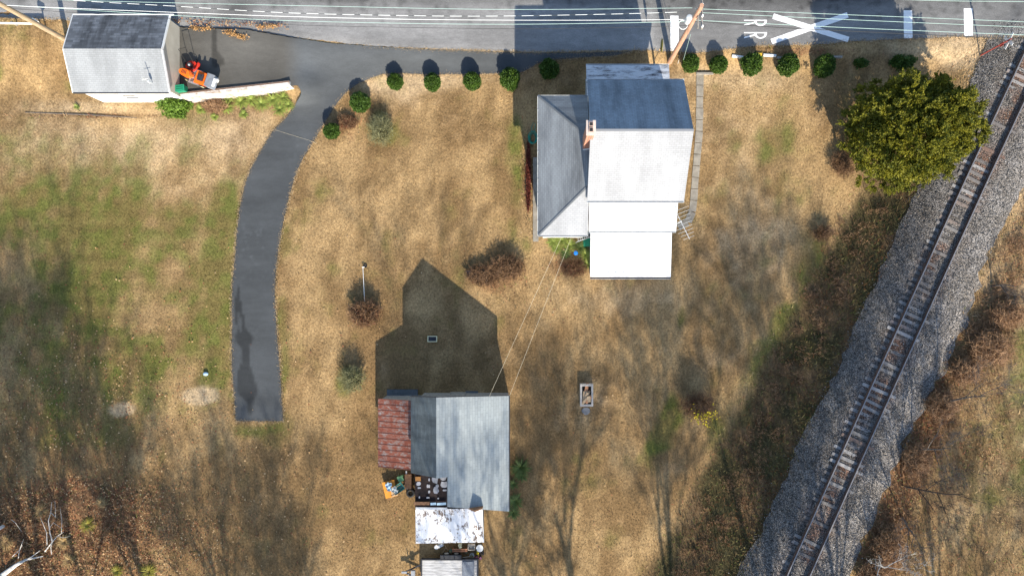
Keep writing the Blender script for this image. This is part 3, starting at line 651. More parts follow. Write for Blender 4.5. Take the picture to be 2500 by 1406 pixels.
for i in range(11):
    xx = bx0 + .25 + (bx1 - bx0 - .5) * i / 10; mb = MB(); mb.cyl((xx, by1 + .38, 2.852), .045, .01, 8); mb.build('screw_head', M['grey'], r4)
mb = MB(); mb.bar((bx0 - .02, by1 - .08, 2.72), (bx1 + .02, by1 - .08, 2.72), .09, .1); mb.build('gutter', M['dark'], hz)
mb = MB(); mb.bar((bx0 - .02, by1 - .14, 2.75), (bx1 + .02, by1 - .14, 2.75), .02, .14); mb.build('gutter', M['galv'], hz)
# front porch
px0, px1, py0, py1 = WX(1424), WX(1614), WY(193), WY(285.5)
mb = MB(); mb.slab([(px0, py1, 3.75), (px1, py1, 3.75), (px1, py0, 3.0), (px0, py0, 3.0)], .08, (1, 0, 0))
for i in range(13): xx = px0 + .05 + (px1 - px0 - .1) * i / 12; mb.bar((xx, py1, 3.76), (xx, py0 - .55, 3.14), .03, .03)
mb.bar((px0, py0 - .55, 3.13), (px1, py0 - .55, 3.13), .04, .04)
mb.build('roof', M['porchtin'], hz)['label'] = 'worn white tin roof of the front porch'
mb = MB(); mb.box(((px0 + px1) / 2, (py0 + py1) / 2, .25), (px1 - px0 - .3, py1 - py0 - .2 if py1 > py0 else py0 - py1 - .3, .5)); mb.build('porch_floor', M['concrete'], hz)
for i in range(5):
    mb = MB(); xx = px0 + .25 + (px1 - px0 - .5) * i / 4; mb.cyl((xx, py0 - .3, .5), .08, 2.45, 10); mb.build('porch_post', M['white'], hz)
mb = MB(); gutter(mb, (px1, py0 + .02, 3.0), (px0, py0 + .02, 3.0)); mb.build('gutter', M['galv'], hz)
# chimney
cx0, cx1, cy0, cy1 = WX(1407), WX(1421), WY(414), WY(390)
mb = MB(); mb.prism([(cx0, cy0), (cx1, cy0), (cx1, cy1), (cx0, cy1)], 6.4, 11.0); ch = mb.build('chimney', M['brick'], hz)
mb = MB(); c = ((cx0 + cx1) / 2, (cy0 + cy1) / 2)
mb.box((c[0], c[1], 11.06), (cx1 - cx0 + .14, cy1 - cy0 + .14, .12)); mb.build('chimney_cap', simple('chimney_cap_stone', (.5, .42, .37), .9), ch)
for s in (-1, 1):
    mb = MB(); mb.box((c[0], c[1] + s * .17, 11.20), (.26, .26, .16)); fl = mb.build('flue', simple('flue_clay', (.42, .3, .25), .9), ch)
    mb = MB(); mb.box((c[0], c[1] + s * .17, 11.285), (.19, .19, .012)); mb.build('flue_opening', M['black'], fl)
mb = MB(); mb.bar((cx0 - .06, cy0 - .05, 7.02), (cx0 - .06, cy1 + .05, 7.02), .08, .06); mb.bar((cx0 - .06, cy0 - .06, 7.02), (cx1, cy0 - .06, 7.4), .08, .06); mb.build('flashing', M['galv'], ch)
for X, Z_ in ((WX(1450), 1.6), (WX(1480), 4.8), (WX(1515), 1.6), (WX(1550), 4.8), (WX(1585), 1.6)): window(hz, (X, yN, Z_), .9, 1.4, 'N')
for Y, Z_ in ((WY(330), 1.8), (WY(330), 5), (WY(460), 1.8), (WY(460), 5)): window(hz, (x1, Y, Z_), .9, 1.4, 'E')
for Y, Z_ in ((WY(340), 1.6), (WY(340), 4.3), (WY(440), 1.6), (WY(440), 4.3), (WY(540), 4.3)): window(hz, (wx0 + .35, Y, Z_), .9, 1.3, 'W')
window(hz, (WX(1370), wS + .35, 4.3), .9, 1.3, 'S'); window(hz, (WX(1490), by1 + .25, 1.6), 1.1, 1.2, 'S'); window(hz, (WX(1560), by1 + .25, 1.6), 1.1, 1.2, 'S')

# ------------------------------------------------------------------ garage
gr = thing('garage', 'white garage with pale grey gabled shingle roof beside the parked orange mower', 'garage', W(356, 167, 0))
g0, g1, gS, gN, gm = WX(253), WX(462), WY(250), WY(84), WY(167)
mb = MB(); mb.prism([(g0, gS), (g1 - .03, gS), (g1 - .03, gN), (g0, gN)], -.3, 2.92); mb.build('wall', M['siding'], gr)
mb = MB(); mb.prism([(g1 - .03, gS + .02), (g1, gS + .02), (g1, gN - .02), (g1 - .03, gN - .02)], -.3, 2.9)
mb.idx([(g1, gS, 2.9), (g1, gN, 2.9), (g1, gm, 3.85), (g1 - .2, gS, 2.9), (g1 - .2, gN, 2.9), (g1 - .2, gm, 3.85)], [(0, 1, 2), (3, 5, 4), (0, 2, 5, 3), (1, 4, 5, 2)]); mb.build('wall', M['beige'], gr)['label'] = 'beige end wall facing the parking pad'
e0, e1, eS_, eN_ = WX(245), WX(466), WY(256), WY(78)
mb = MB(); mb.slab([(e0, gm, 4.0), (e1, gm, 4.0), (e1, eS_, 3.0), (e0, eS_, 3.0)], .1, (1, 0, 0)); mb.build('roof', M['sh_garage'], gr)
mb = MB(); mb.slab([(e0, gm + .003, 4.0), (e1, gm + .003, 4.0), (e1, eN_, 3.0), (e0, eN_, 3.0)], .1, (1, 0, 0)); mb.build('roof', M['sh_garage_n'], gr)['label'] = 'dark shade-tinted weathered roof slope towards the road'
for X in (e1 + .02, e0 - .02):
    for Y_ in (eS_, eN_): mb = MB(); mb.bar((X, gm, 3.93), (X, Y_, 2.93), .04, .2); mb.build('barge_board', M['white'], gr)
mb = MB(); mb.bar((e0, eS_ - .02, 2.96), (e1, eS_ - .02, 2.96), .08, .1); mb.build('gutter', M['dark'], gr)
mb = MB(); mb.bar((e0 - .05, eN_ + .04, 2.95), (e1 + .3, eN_ + .04, 2.95), .08, .1); mb.build('gutter', M['white'], gr)
window(gr, (WX(350), gS, 1.5), 1.0, .9, 'S')
v = P(364, 200, 3.7); mb = MB(); mb.tube([v + Vector((0, 0, -.4)), v + Vector((0, 0, .9))], .025, 6); mb.box(v + Vector((0, 0, .0)), (.14, .14, .3)); mb.tube([v + Vector((-.22, -.05, .5)), v + Vector((.22, .08, .5))], .018, 5); mb.build('service_mast', M['galv'], gr)

# retaining wall
mb = MB()
A = W(467, 252); B = W(725, 223); d = (B - A).normalized(); n = Vector((-d.y, d.x, 0)); th = .32; k = 14
ptsS = [A + (B - A) * i / k for i in range(k + 1)]
for i in range(k):
    p, q = ptsS[i], ptsS[i + 1]; za = 1.56 - .05 * i / k; zb = 1.56 - .05 * (i + 1) / k
    mb.prism([(p.x, p.y), (q.x, q.y), (q.x + n.x * th, q.y + n.y * th), (p.x + n.x * th, p.y + n.y * th)], [-.3] * 4, [za, zb, zb, za])
wl_ = mb.build('retaining_wall', M['retain'], loc=A); tag(wl_, 'low whitewashed retaining wall along the lower edge of the parking pad', 'wall')
mb = MB()
for i in range(k):
    p, q = ptsS[i], ptsS[i + 1]; za = 1.565 - .05 * i / k; zb = 1.565 - .05 * (i + 1) / k
    o1 = n * .12 + Vector((0, 0, 0)); mb.idx([p + n * .20 + Vector((0, 0, za)), q + n * .20 + Vector((0, 0, zb)), q + n * .31 + Vector((0, 0, zb)), p + n * .31 + Vector((0, 0, za))], [(0, 1, 2, 3)])
mb.build('wall_top_moss', simple('brown_moss', (.16, .1, .07), .95), wl_)

# ------------------------------------------------------------------ barn
bn = thing('barn', 'old barn with pale grey shingle roof, rusty side roof and white peeling tin annex', 'barn', W(1100, 1090, 0))
zr_, zE, zW = 6.1, 3.5, 4.75
def q(px, py, z): return P(px, py, z)
def fy(py, z): return P(0, py, z).y
rX = P(1065, 0, zr_).x; eX = P(1243, 0, zE).x; wX = P(1003, 0, zW).x
yT = -7.05; yB_ = fy(1159, 5.2); yBB = fy(1247, 3.9)
zc = zr_ + (P(1093, 0, 5.7).x - rX) / (eX - rX) * (zE - zr_); cX = P(1093, 0, zc).x
yB2 = fy(1158, zc)
mb = MB()
yTr, yTe = fy(970, zr_), fy(966, zE)
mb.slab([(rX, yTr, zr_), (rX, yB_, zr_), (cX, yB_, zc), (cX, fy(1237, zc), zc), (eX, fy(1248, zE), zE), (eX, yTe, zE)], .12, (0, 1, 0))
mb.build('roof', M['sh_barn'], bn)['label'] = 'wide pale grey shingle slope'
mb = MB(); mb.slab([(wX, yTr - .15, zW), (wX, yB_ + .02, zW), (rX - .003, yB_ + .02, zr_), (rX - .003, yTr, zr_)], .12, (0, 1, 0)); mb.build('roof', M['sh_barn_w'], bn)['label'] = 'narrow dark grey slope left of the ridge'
# walls
bw0, bw1 = wX + .15, eX - .2; bT, bB = yT - .25, fy(1237, zc) + .15
mb = MB(); mb.prism([(bw0, yB_ + .15), (cX, yB_ + .15), (cX, bB), (bw1, bB), (bw1, bT), (bw0, bT)][::-1], -.3, zE - .12); mb.build('wall', M['wood_grey'], bn)
mb = MB()
for Y in (bT - .001, yB_ + .16):
    mb.idx([(bw0, Y, zE - .15), (bw0, Y, zW - .1), (rX, Y, zr_ - .16), (bw1, Y, zE - .12)], [(0, 1, 2, 3) if Y < bT - 1 else (3, 2, 1, 0)])
mb.idx([(bw0, bT, zE - .15), (bw0, bT, zW - .1), (bw0, yB_ + .15, zW - .1), (bw0, yB_ + .15, zE - .15)], [(0, 1, 2, 3)])
mb.idx([(cX, yB_, zE - .15), (cX, yB_, zc - .14), (cX, bB, zc - .14), (cX, bB, zE - .15)], [(0, 1, 2, 3)])
mb.idx([(cX, bB, zE - .15), (cX, bB, zc - .14), (bw1, bB, zE - .12)], [(0, 1, 2)])
mb.build('gable', M['wood_grey'], bn)
for a_, b_ in (((eX + .03, yTe, zE - .02), (eX + .03, fy(1248, zE) + .1, zE - .02)), ((wX, yTr - .12, zW - .02), (rX, yTr + .03, zr_ - .02)), ((rX, yTr + .03, zr_ - .02), (eX, yTe + .03, zE - .02))):
    mb = MB(); mb.bar(a_, b_, .05, .13); mb.build('barge_board', M['dark'], bn)
# rusty lean-to
r0x, r1x = P(923, 0, 2.5).x, P(1003, 0, 3.4).x; rt, rb = P(0, 976, 3).y, P(0, 1143, 3).y
mb = MB(); mb.slab([(r0x, rt, 2.5), (r0x, rb, 2.5), (r1x, rb, 3.4), (r1x, rt, 3.4)], .04, (0, 1, 0)); sr = mb.build('roof', M['rust'], bn); sr['label'] = 'rusty red tin lean-to roof'
for i in range(13):
    Y = rt + (rb - rt) * i / 12; mb = MB(); mb.bar((r0x, Y, 2.51), (r1x, Y, 3.41), .05, .02); mb.build('roof_seam', simple('dark_rust', (.14, .05, .035), .9) if i == 0 else bpy.data.materials['dark_rust'], sr)
mb = MB(); mb.prism([(r0x + .12, rb + .1), (bw0 - .01, rb + .1), (bw0 - .01, rt - .1), (r0x + .12, rt - .1)], -.2, [2.4, 3.2, 3.2, 2.4]); mb.build('wall', M['wood_grey'], bn)
# torn flat roof
tx0, tx1 = P(1013, 0, 3.0).x, cX - .03; ty0, ty1 = yB_ + .12, fy(1240, 3.0)
mb = MB(); mb.prism([(tx0, ty1), (tx1, ty1), (tx1, ty0), (tx0, ty0)], -.2, [2.9, 2.9, 3.1, 3.1]); tr = mb.build('roof', M['tar'], bn); tr['label'] = 'black torn tar paper flat roof with bare pale boards'
random.seed(5)
rects = [(1062, 1166, 14, 26), (1064, 1196, 12, 18), (1082, 1162, 18, 20), (1084, 1182, 16, 14), (1067, 1186, 8, 9), (1048, 1170, 4, 7), (1044, 1186, 4, 9), (1048, 1200, 5, 6), (1069, 1198, 5, 6), (1048, 1186, 4, 8), (1022, 1180, 10, 10), (1024, 1170, 4, 6), (1024, 1190, 8, 4), (1024, 1213, 3, 5), (1045, 1214, 8, 3), (1070, 1216, 4, 3), (1086, 1196, 10, 4)]
mb = MB()
for (a, b_, c_, d_) in rects:
    v = P(a, b_, 3.05); sx, sy = c_ / 2 / 34, d_ / 2 / 34; pl = []
    for k in range(10):
        an = 2 * math.pi * k / 10 + .3; r_ = 1 / max(abs(math.cos(an)), abs(math.sin(an))) * random.uniform(.75, 1.0); pl.append((v.x + sx * 1.1 * r_ * math.cos(an), v.y + sy * 1.1 * r_ * math.sin(an)))
    mb.prism(pl, 2.95, 3.07 + (v.y - ty1) / (ty0 - ty1) * .05)
mb.build('bare_board', simple('bare_pale_board', (.30, .31, .34), .9), tr)
mb = MB(); v = P(1021, 1168, 3.1); mb.box(v, (.38, .3, .12)); mb.build('amber_panel', simple('faded_amber', (.3, .14, .04), .8), tr)
mb = MB(); v = P(1030, 1228, 3.1); mb.box(v, (1.1, .22, .12)); mb.build('brown_strip', M['wood_brown'], tr)
mb = MB()
for cx, l in ((1058, .4), (1078, .65)): v = P(cx, 1229, 3.12); mb.box(v, (l, .16, .1), rz=R(3))
mb.build('loose_sheet', M['ltblue'], tr)
# peeling white annex
ax = [P(1012, 1243, 2.9), P(1177, 1241, 2.9), P(1181, 1323, 2.3), P(1016, 1326, 2.3)]
ax[0].x += .1
mb = MB(); mb.slab(ax, .05, (1, 0, 0)); an = mb.build('roof', M['peel'], bn); an['label'] = 'white peeling tin roof'
for i in range(13):
    t_ = i / 12; mb = MB(); mb.bar(ax[0].lerp(ax[1], t_) + Vector((0, 0, .02)), ax[3].lerp(ax[2], t_) + Vector((0, 0, .02)), .035, .05); mb.build('roof_seam', M['whitem'], an)
mb = MB(); mb.prism([(ax[3].x + .15, ax[3].y + .1), (ax[2].x - .15, ax[2].y + .1), (ax[1].x - .1, ty1 - .01), (ax[0].x + .1, ty1 - .01)], -.2, [2.2, 2.2, 2.78, 2.78]); mb.build('wall', M['wood_grey'], bn)
mb = MB(); a, b_ = P(1015, 1240, 3.05), P(1092, 1241, 3.05); mb.bar(a, b_, .16, .06); mb.build('flashing', M['galv'], bn)
v0, v1 = P(1141, 1241, 4.9), P(1178, 1241, 4.9); Y_ = fy(1240, 5.0); xm = v0.x * .45 + v1.x * .55
mb = MB(); mb.idx([(v0.x, Y_, 2.85), (v1.x, Y_, 2.85), (v1.x, Y_, 4.9), (xm, Y_, 5.5), (v0.x, Y_, 4.8)] + [(v0.x, Y_ - .1, 2.85), (v1.x, Y_ - .1, 2.85), (v1.x, Y_ - .1, 4.9), (xm, Y_ - .1, 5.5), (v0.x, Y_ - .1, 4.8)],
    [(4, 3, 2, 1, 0), (5, 6, 7, 8, 9), (0, 1, 6, 5), (1, 2, 7, 6), (2, 3, 8, 7), (3, 4, 9, 8), (4, 0, 5, 9)]); mb.build('gable_board', M['wood_brown'], bn)
mb = MB(); mb.box((WX(1120), bT + .03, 1.0), (1.2, .06, 2.1)); dr_ = mb.build('door', M['wood_grey'], bn); mb = MB(); mb.box((WX(1105), bT + .08, 1.0), (.05, .05, .18)); mb.build('handle', M['dark'], dr_)
# step slabs by the barn
for (a, b_, c_, d_, lb) in ((983, 960, 75, 20, 'long dark concrete slab at the upper left corner of the barn'), (1152, 962, 30, 16, 'small dark concrete step by the upper wall of the barn')):
    v = G(a, b_); mb = MB(); mb.box(v + Vector((0, 0, .06)), (c_ / 32, d_ / 32, .16)); tag(mb.build('concrete_slab', simple('dark_slab_' + str(c_), (.10, .11, .115), .9), loc=v), lb, 'slab')
for (a, lb) in ((1112, 'round pale pot against the upper wall of the barn, left one'), (1119, 'squat pale pot against the upper wall of the barn, right beside the round one'), (1176, 'small white box against the upper wall of the barn near its right end')):
    v = G(a, 964); mb = MB()
    if a == 1176: mb.box(v + Vector((0, 0, .2)), (.25, .15, .4)); mb.box(v + Vector((0, 0, .42)), (.29, .19, .04))
    else: mb.tube([v, v + Vector((0, 0, .3)), v + Vector((0, 0, .34)), v + Vector((0, 0, .33)), v + Vector((0, 0, .08))], [.1, .15, .16, .13, .09], 12)
    tag(mb.build('box' if a == 1176 else 'plant_pot', M['white'], loc=v, smooth=False), lb, 'box' if a == 1176 else 'pot')

# ------------------------------------------------------------------ utility poles and wires
def pole(px, py, h, mat, label, arm=True):
    b_ = G(px, py); o = thing('utility_pole', label, 'utility pole', b_, 'utility poles along the road')
    mb = MB(); mb.tube([b_ + Vector((0, 0, -.5)), b_ + Vector((0, 0, h * .5)), b_ + Vector((0, 0, h))], [.19, .165, .13], 14); mb.build('shaft', mat, o)
    if arm:
        mb = MB(); mb.box(b_ + Vector((.22, 0, h - .9)), (.10, 1.1 * 2, .12)); mb.build('crossarm', M['wood_grey'], o)
        mb = MB(); mb.box(b_ + Vector((.22, 0, h - 1.9)), (.08, 1.3, .10)); mb.build('crossarm', M['wood_grey'], o)
        for y in (-1.0, -.35, .35, 1.0):
            mb = MB(); c = b_ + Vector((.22, y, h - .84)); mb.tube([c, c + Vector((0, 0, .06)), c + Vector((0, 0, .1)), c + Vector((0, 0, .2))], [.04, .07, .045, .06], 10); mb.build('insulator', M['white'], o)
        mb = MB(); mb.cyl(b_ + Vector((-.32, .05, h - 2.6)), .2, .7, 14); mb.ball(b_ + Vector((-.32, .05, h - 1.9)), .2, 12, 6, (1, 1, .3)); mb.build('transformer', M['galv'], o)
        mb = MB(); mb.torus(b_ + Vector((-.45, .1, h - 3.2)), .3, .02, 'Z'); mb.build('cable_loop', M['wirew'], o)
    return o, b_
p1, p1b = pole(1635, 152, 9.9, M['pole'], 'reddish wooden utility pole with crossarm leaning over the road by the house porch')
p2, p2b = pole(168, 102, 10.2, M['pole2'], 'tan wooden utility pole behind the left end of the garage', True)
p3, p3b = pole(3080, 150, 9.9, M['pole'], 'wooden utility pole beyond the right side of the railway')
def wire(pts_img, z, r, mat, label, name='overhead_wire', sag=0):
    pts = smooth_poly(pts_img, 6); mb = MB(); q_ = []
    for i, (a, b_) in enumerate(pts):
        t_ = i / (len(pts) - 1); zz = z - sag * 4 * t_ * (1 - t_); q_.append(P(a, b_, zz))
    mb.tube(q_, r, 5); return tag(mb.build(name, mat, loc=q_[0]), label, 'wire', 'overhead wires along the road')
wire([(-180, -20), (138, 0), (800, 16), (1250, 24), (1690, 20)], 9.2, .013, M['wire'], 'topmost pale green overhead wire left of the reddish pole')
wire([(-190, -28), (154, 0), (430, 16), (700, 32), (1000, 39), (1220, 40), (1500, 35), (1668, 30)], 7.6, .014, M['dashcable'], 'overhead cable broken into white dashes, left of the reddish pole', 'lashed_cable')
wire([(-200, -5), (0, 13), (400, 30), (700, 41), (1000, 48), (1250, 50), (1500, 50), (1688, 48)], 7.2, .014, M['wirew'], 'thick white overhead cable left of the reddish pole', 'lashed_cable')
wire([(-200, 0), (30, 14), (420, 38), (700, 51), (1000, 58), (1250, 60), (1500, 57), (1688, 53)], 7.0, .015, M['wire'], 'lowest pale green overhead wire left of the reddish pole')
wire([(-200, 5), (0, 20), (400, 45), (700, 61), (1000, 68), (1300, 71), (1600, 66), (1688, 62)], 6.7, .012, M['wired'], 'thin black overhead wire left of the reddish pole')
wire([(1697, 22), (2100, 38), (2500, 54), (3100, 78)], 9.1, .013, M['wire'], 'upper pale green overhead wire right of the reddish pole')
wire([(1697, 31), (2100, 50), (2500, 67), (3100, 92)], 8.8, .013, M['wire'], 'second pale green overhead wire right of the reddish pole')
wire([(1693, 50), (2084, 69), (2500, 86), (3100, 108)], 7.4, .015, M['wire'], 'third pale green overhead wire right of the reddish pole')
wire([(1690, 52), (1900, 68), (2084, 77), (2310, 88), (2500, 95), (3100, 115)], 7.0, .02, M['wired'], 'thick black overhead cable right of the reddish pole', 'lashed_cable')
wire([(1697, -22), (2212, 0), (2500, 5), (3100, 12)], 9.4, .013, M['wire'], 'overhead wire nearest the top right corner')
for i, (a, b_, lb) in enumerate((((1372, 577), (1195, 966), 'left one of two pale cords from the house wing to the barn'), ((1396, 577), (1244, 966), 'right one of two pale cords from the house wing to the barn'))):
    A = P(*a, 5.5); B = P(*b_, 5.0); mb = MB(); mb.tube([A.lerp(B, t_) - Vector((0, 0, 1.6 * t_ * (1 - t_))) for t_ in np.linspace(0, 1, 16)], .008, 5); tag(mb.build('service_cord', M['cord'], loc=A), lb, 'wire', 'cords between house and barn')
A = P(455, 190, 3.4); B = P(775, 352, .3)
mb = MB(); a_ = G(672, 318); b2 = G(775, 350); mb.tube([a_ + Vector((0, 0, .1)), b2 + Vector((0, 0, .1))], .005, 4); tag(mb.build('thin_cord', M['cord'], loc=a_), 'thin pale cord lying across the driveway bend', 'cord')
# guy wires
for (a, b_, lb, m_) in (((1655, 156), (1678, 60), 'white dashed guy wire right of the reddish pole', 'dashcable'), ((1666, 156), (1686, 85), 'thin grey guy wire right of the reddish pole', 'wire')):
    A = G(*a); B = P(b_[0], b_[1], 7.0); mb = MB(); mb.tube([A, B], .015, 5); tag(mb.build('guy_wire', M[m_], loc=A), lb, 'guy wire')

# ------------------------------------------------------------------ signs
b_ = G(1597, 148); o = thing('warning_sign', 'round yellow warning sign on a thin post beside the reddish pole, seen edge-on', 'road sign', b_)
mb = MB(); mb.box(b_ + Vector((0, 0, 1.35)), (.05, .05, 2.7)); mb.build('post', M['wood_tan'], o)
mb = MB(); c = b_ + Vector((.05, .1, 2.75)); mb.tube([c, c + Vector((.025, 0, 0))], .46, 28); mb.build('sign_disc', simple('aged_yellow_sign', (.24, .20, .035), .5), o)
b_ = G(2394, 136); o = thing('crossing_sign', 'railway crossing post with red and white crossbuck beside the track', 'railway sign', b_)
mb = MB(); mb.tube([b_, b_ + Vector((0, 0, 3.3))], .05, 10); mb.build('post', M['signred'], o)
for s in (-1, 1):
    mb = MB(); c = b_ + Vector((.07 + .02 * s, 0, 2.9)); Mx = Matrix.Rotation(R(45 * s), 3, 'X'); mb.box(c, (.02, 1.2, .2), M=Mx); mb.build('crossbuck_blade', M['white'], o)
mb = MB(); mb.box(b_ + Vector((.07, 0, 2.2)), (.03, .25, .35)); mb.build('number_plate', M['signred'], o)

# ------------------------------------------------------------------ vegetation generators
def leaves(n, centre_fn, size, asp=.5, up=.3):
    """n random leaf quads; centre_fn -> (pos(n,3), outward normal (n,3))"""
    Pp, Nn = centre_fn(n); r = rng.normal(size=(n, 3)) * .8 + Nn + np.array([0, 0, up]); r /= np.linalg.norm(r, axis=1)[:, None]
    q_ = rng.normal(size=(n, 3)); q_ = np.cross(r, q_); q_ /= np.linalg.norm(q_, axis=1)[:, None]
    s = (size * rng.uniform(.6, 1.4, n))[:, None]
    V = np.stack([Pp - q_ * s * asp * .5, Pp + r * s * .5 - 0 * q_, Pp + q_ * s * asp * .5, Pp - r * s * .5], 1)
    return V.reshape(-1, 3), np.arange(n * 4).reshape(-1, 4)
def sphere_pts(n):
    v = rng.normal(size=(n, 3)); return v / np.linalg.norm(v, axis=1)[:, None]
def join(parts):
    Vs = []; Fs = []; o = 0
    for V, F in parts: Vs.append(V); Fs.append(F + o); o += len(V)
    return np.concatenate(Vs), np.concatenate(Fs)
def core(r, c, n=16, m=10, sq=(1, 1, 1), j=.05):
    vs = []; fs = []
    for jj in range(m + 1):
        t_ = math.pi * jj / m
        for i in range(n):
            a = 2 * math.pi * i / n; k = r * (1 + random.uniform(-j, j)); vs.append((c[0] + k * sq[0] * math.sin(t_) * math.cos(a), c[1] + k * sq[1] * math.sin(t_) * math.sin(a), c[2] - k * sq[2] * math.cos(t_)))
    for jj in range(m):
        for i in range(n): fs.append((jj * n + i, jj * n + (i + 1) % n, (jj + 1) * n + (i + 1) % n, (jj + 1) * n + i))
    return np.array(vs), np.array(fs)
def round_bush_mesh(name, r, h, mat, n=2600, lump=.07):
    lc = sphere_pts(40)
    def f(k):
        d = sphere_pts(k); d[:, 2] = np.where(d[:, 2] < -.6, -d[:, 2], d[:, 2])
        b_ = (np.maximum(0, d @ lc.T) ** 18).max(1); rr = 1 - lump + lump * 2 * b_ * rng.uniform(.7, 1.1, k); rr *= rng.uniform(.86, 1.03, k)
        p = d * rr[:, None] * np.array([r, r, h / 2]); p[:, 2] += h / 2; return p, d
    V, F = join([core(.86, (0, 0, 0)), ])
    V = V * np.array([r, r, h / 2]) + np.array([0, 0, h / 2])
    L = leaves(n, f, .13, .55); V, F = join([(V, F), L])
    o = nparr_obj(name, V, F, mat, link=False); return o.data
bm_ = [round_bush_mesh('round_bush', .72, 1.5, M['box'], 2200 + 250 * q_, .05 + .022 * q_) for q_ in range(6)]
# (x, y, radius px, height, mesh)
hedge = [(966, 202, 20, 1.45, 'leftmost round clipped bush of the straight roadside row, beside the driveway mouth'), (1057, 203, 21, 1.5, 'second round bush from the left in the row along the driveway strip'), (1153, 201, 23, 1.6, 'third round bush from the left in the row along the driveway strip'),
         (1246, 196, 25, 1.75, 'largest sunlit round bush in the row left of the house, fourth from the left'), (1340, 171, 24, 1.6, 'dark round bush in the house shadow, left of the front porch'), (880, 252, 24, 1.3, 'round bush standing back from the driveway bend, upper one of the bend pair'),
         (811, 322, 20, 1.3, 'small round bush touching the driveway bend'), (1685, 158, 21, 1.5, 'round bush directly right of the reddish utility pole'), (1753, 160, 21, 1.5, 'second round bush right of the reddish pole, beside the end of the paved path'), (1832, 160, 25, 1.65, 'round bush between two white timber pieces'),
         (1923, 162, 25, 1.6, 'fourth round bush right of the reddish pole, flecked with dry leaves'), (2010, 163, 26, 1.6, 'round bush in the shade left of the big golden conifer shadow')]
GB = 'round clipped bushes along the road'
for i, (x, y, r_, h_, lb) in enumerate(hedge):
    v = G(x, y); v = G(x + (NX - x) * h_ * .35 / H, y + (NY - y) * h_ * .35 / H)
    o = bpy.data.objects.new('round_bush', bm_[(i * 5 + 2) % 6]); scn.collection.objects.link(o); o.location = v - Vector((0, 0, .05)); s = r_ / SC / .74
    o.scale = (s * random.uniform(.94, 1.06), s * random.uniform(.94, 1.06), h_ / 1.5); o.rotation_euler.z = i * 1.7; tag(o, lb, 'bush', GB)
def loose_bush(name, x, y, rx, ry, h, mat, label, n=2500, size=.16, cat='bush', nl=26, stems=None, grp=None, corek=.62):
    v = G(x, y); lc = sphere_pts(nl); lc[:, 2] = np.abs(lc[:, 2])
    def f(k):
        i_ = rng.integers(0, nl, k); c = lc[i_] * rng.uniform(.55, .85, nl)[i_][:, None]; d = sphere_pts(k); p = c + d * rng.uniform(.12, .36, k)[:, None]
        p = p * np.array([rx / SC, ry / SC, h * .85]); p[:, 2] = np.abs(p[:, 2]) + .05; return p, d
    a = core(corek, (0, 0, .1), sq=(rx / SC, ry / SC, h * .9), j=.15); parts = [a] if corek > 0 else []
    parts.append(leaves(n, f, size, .5)); V, F = join(parts)
    o = nparr_obj(name, V + np.array(v), F, mat, loc=v); return tag(o, label, cat, grp)
loose_bush('evergreen_shrub', 432, 262, 46, 30, 1.5, M['box2'], 'bright green spreading shrub at the lower right corner of the garage', 4200, .17)
loose_bush('scraggly_bush', 2100, 158, 22, 14, .8, M['box'], 'small half-bare bush in shade, second from the right in the roadside row', 900, .14, corek=.3, grp=GB)
loose_bush('spreading_bush', 2200, 155, 31, 21, 1.3, M['box'], 'rightmost bush of the roadside row, wide and uneven', 2600, .15, grp=GB)
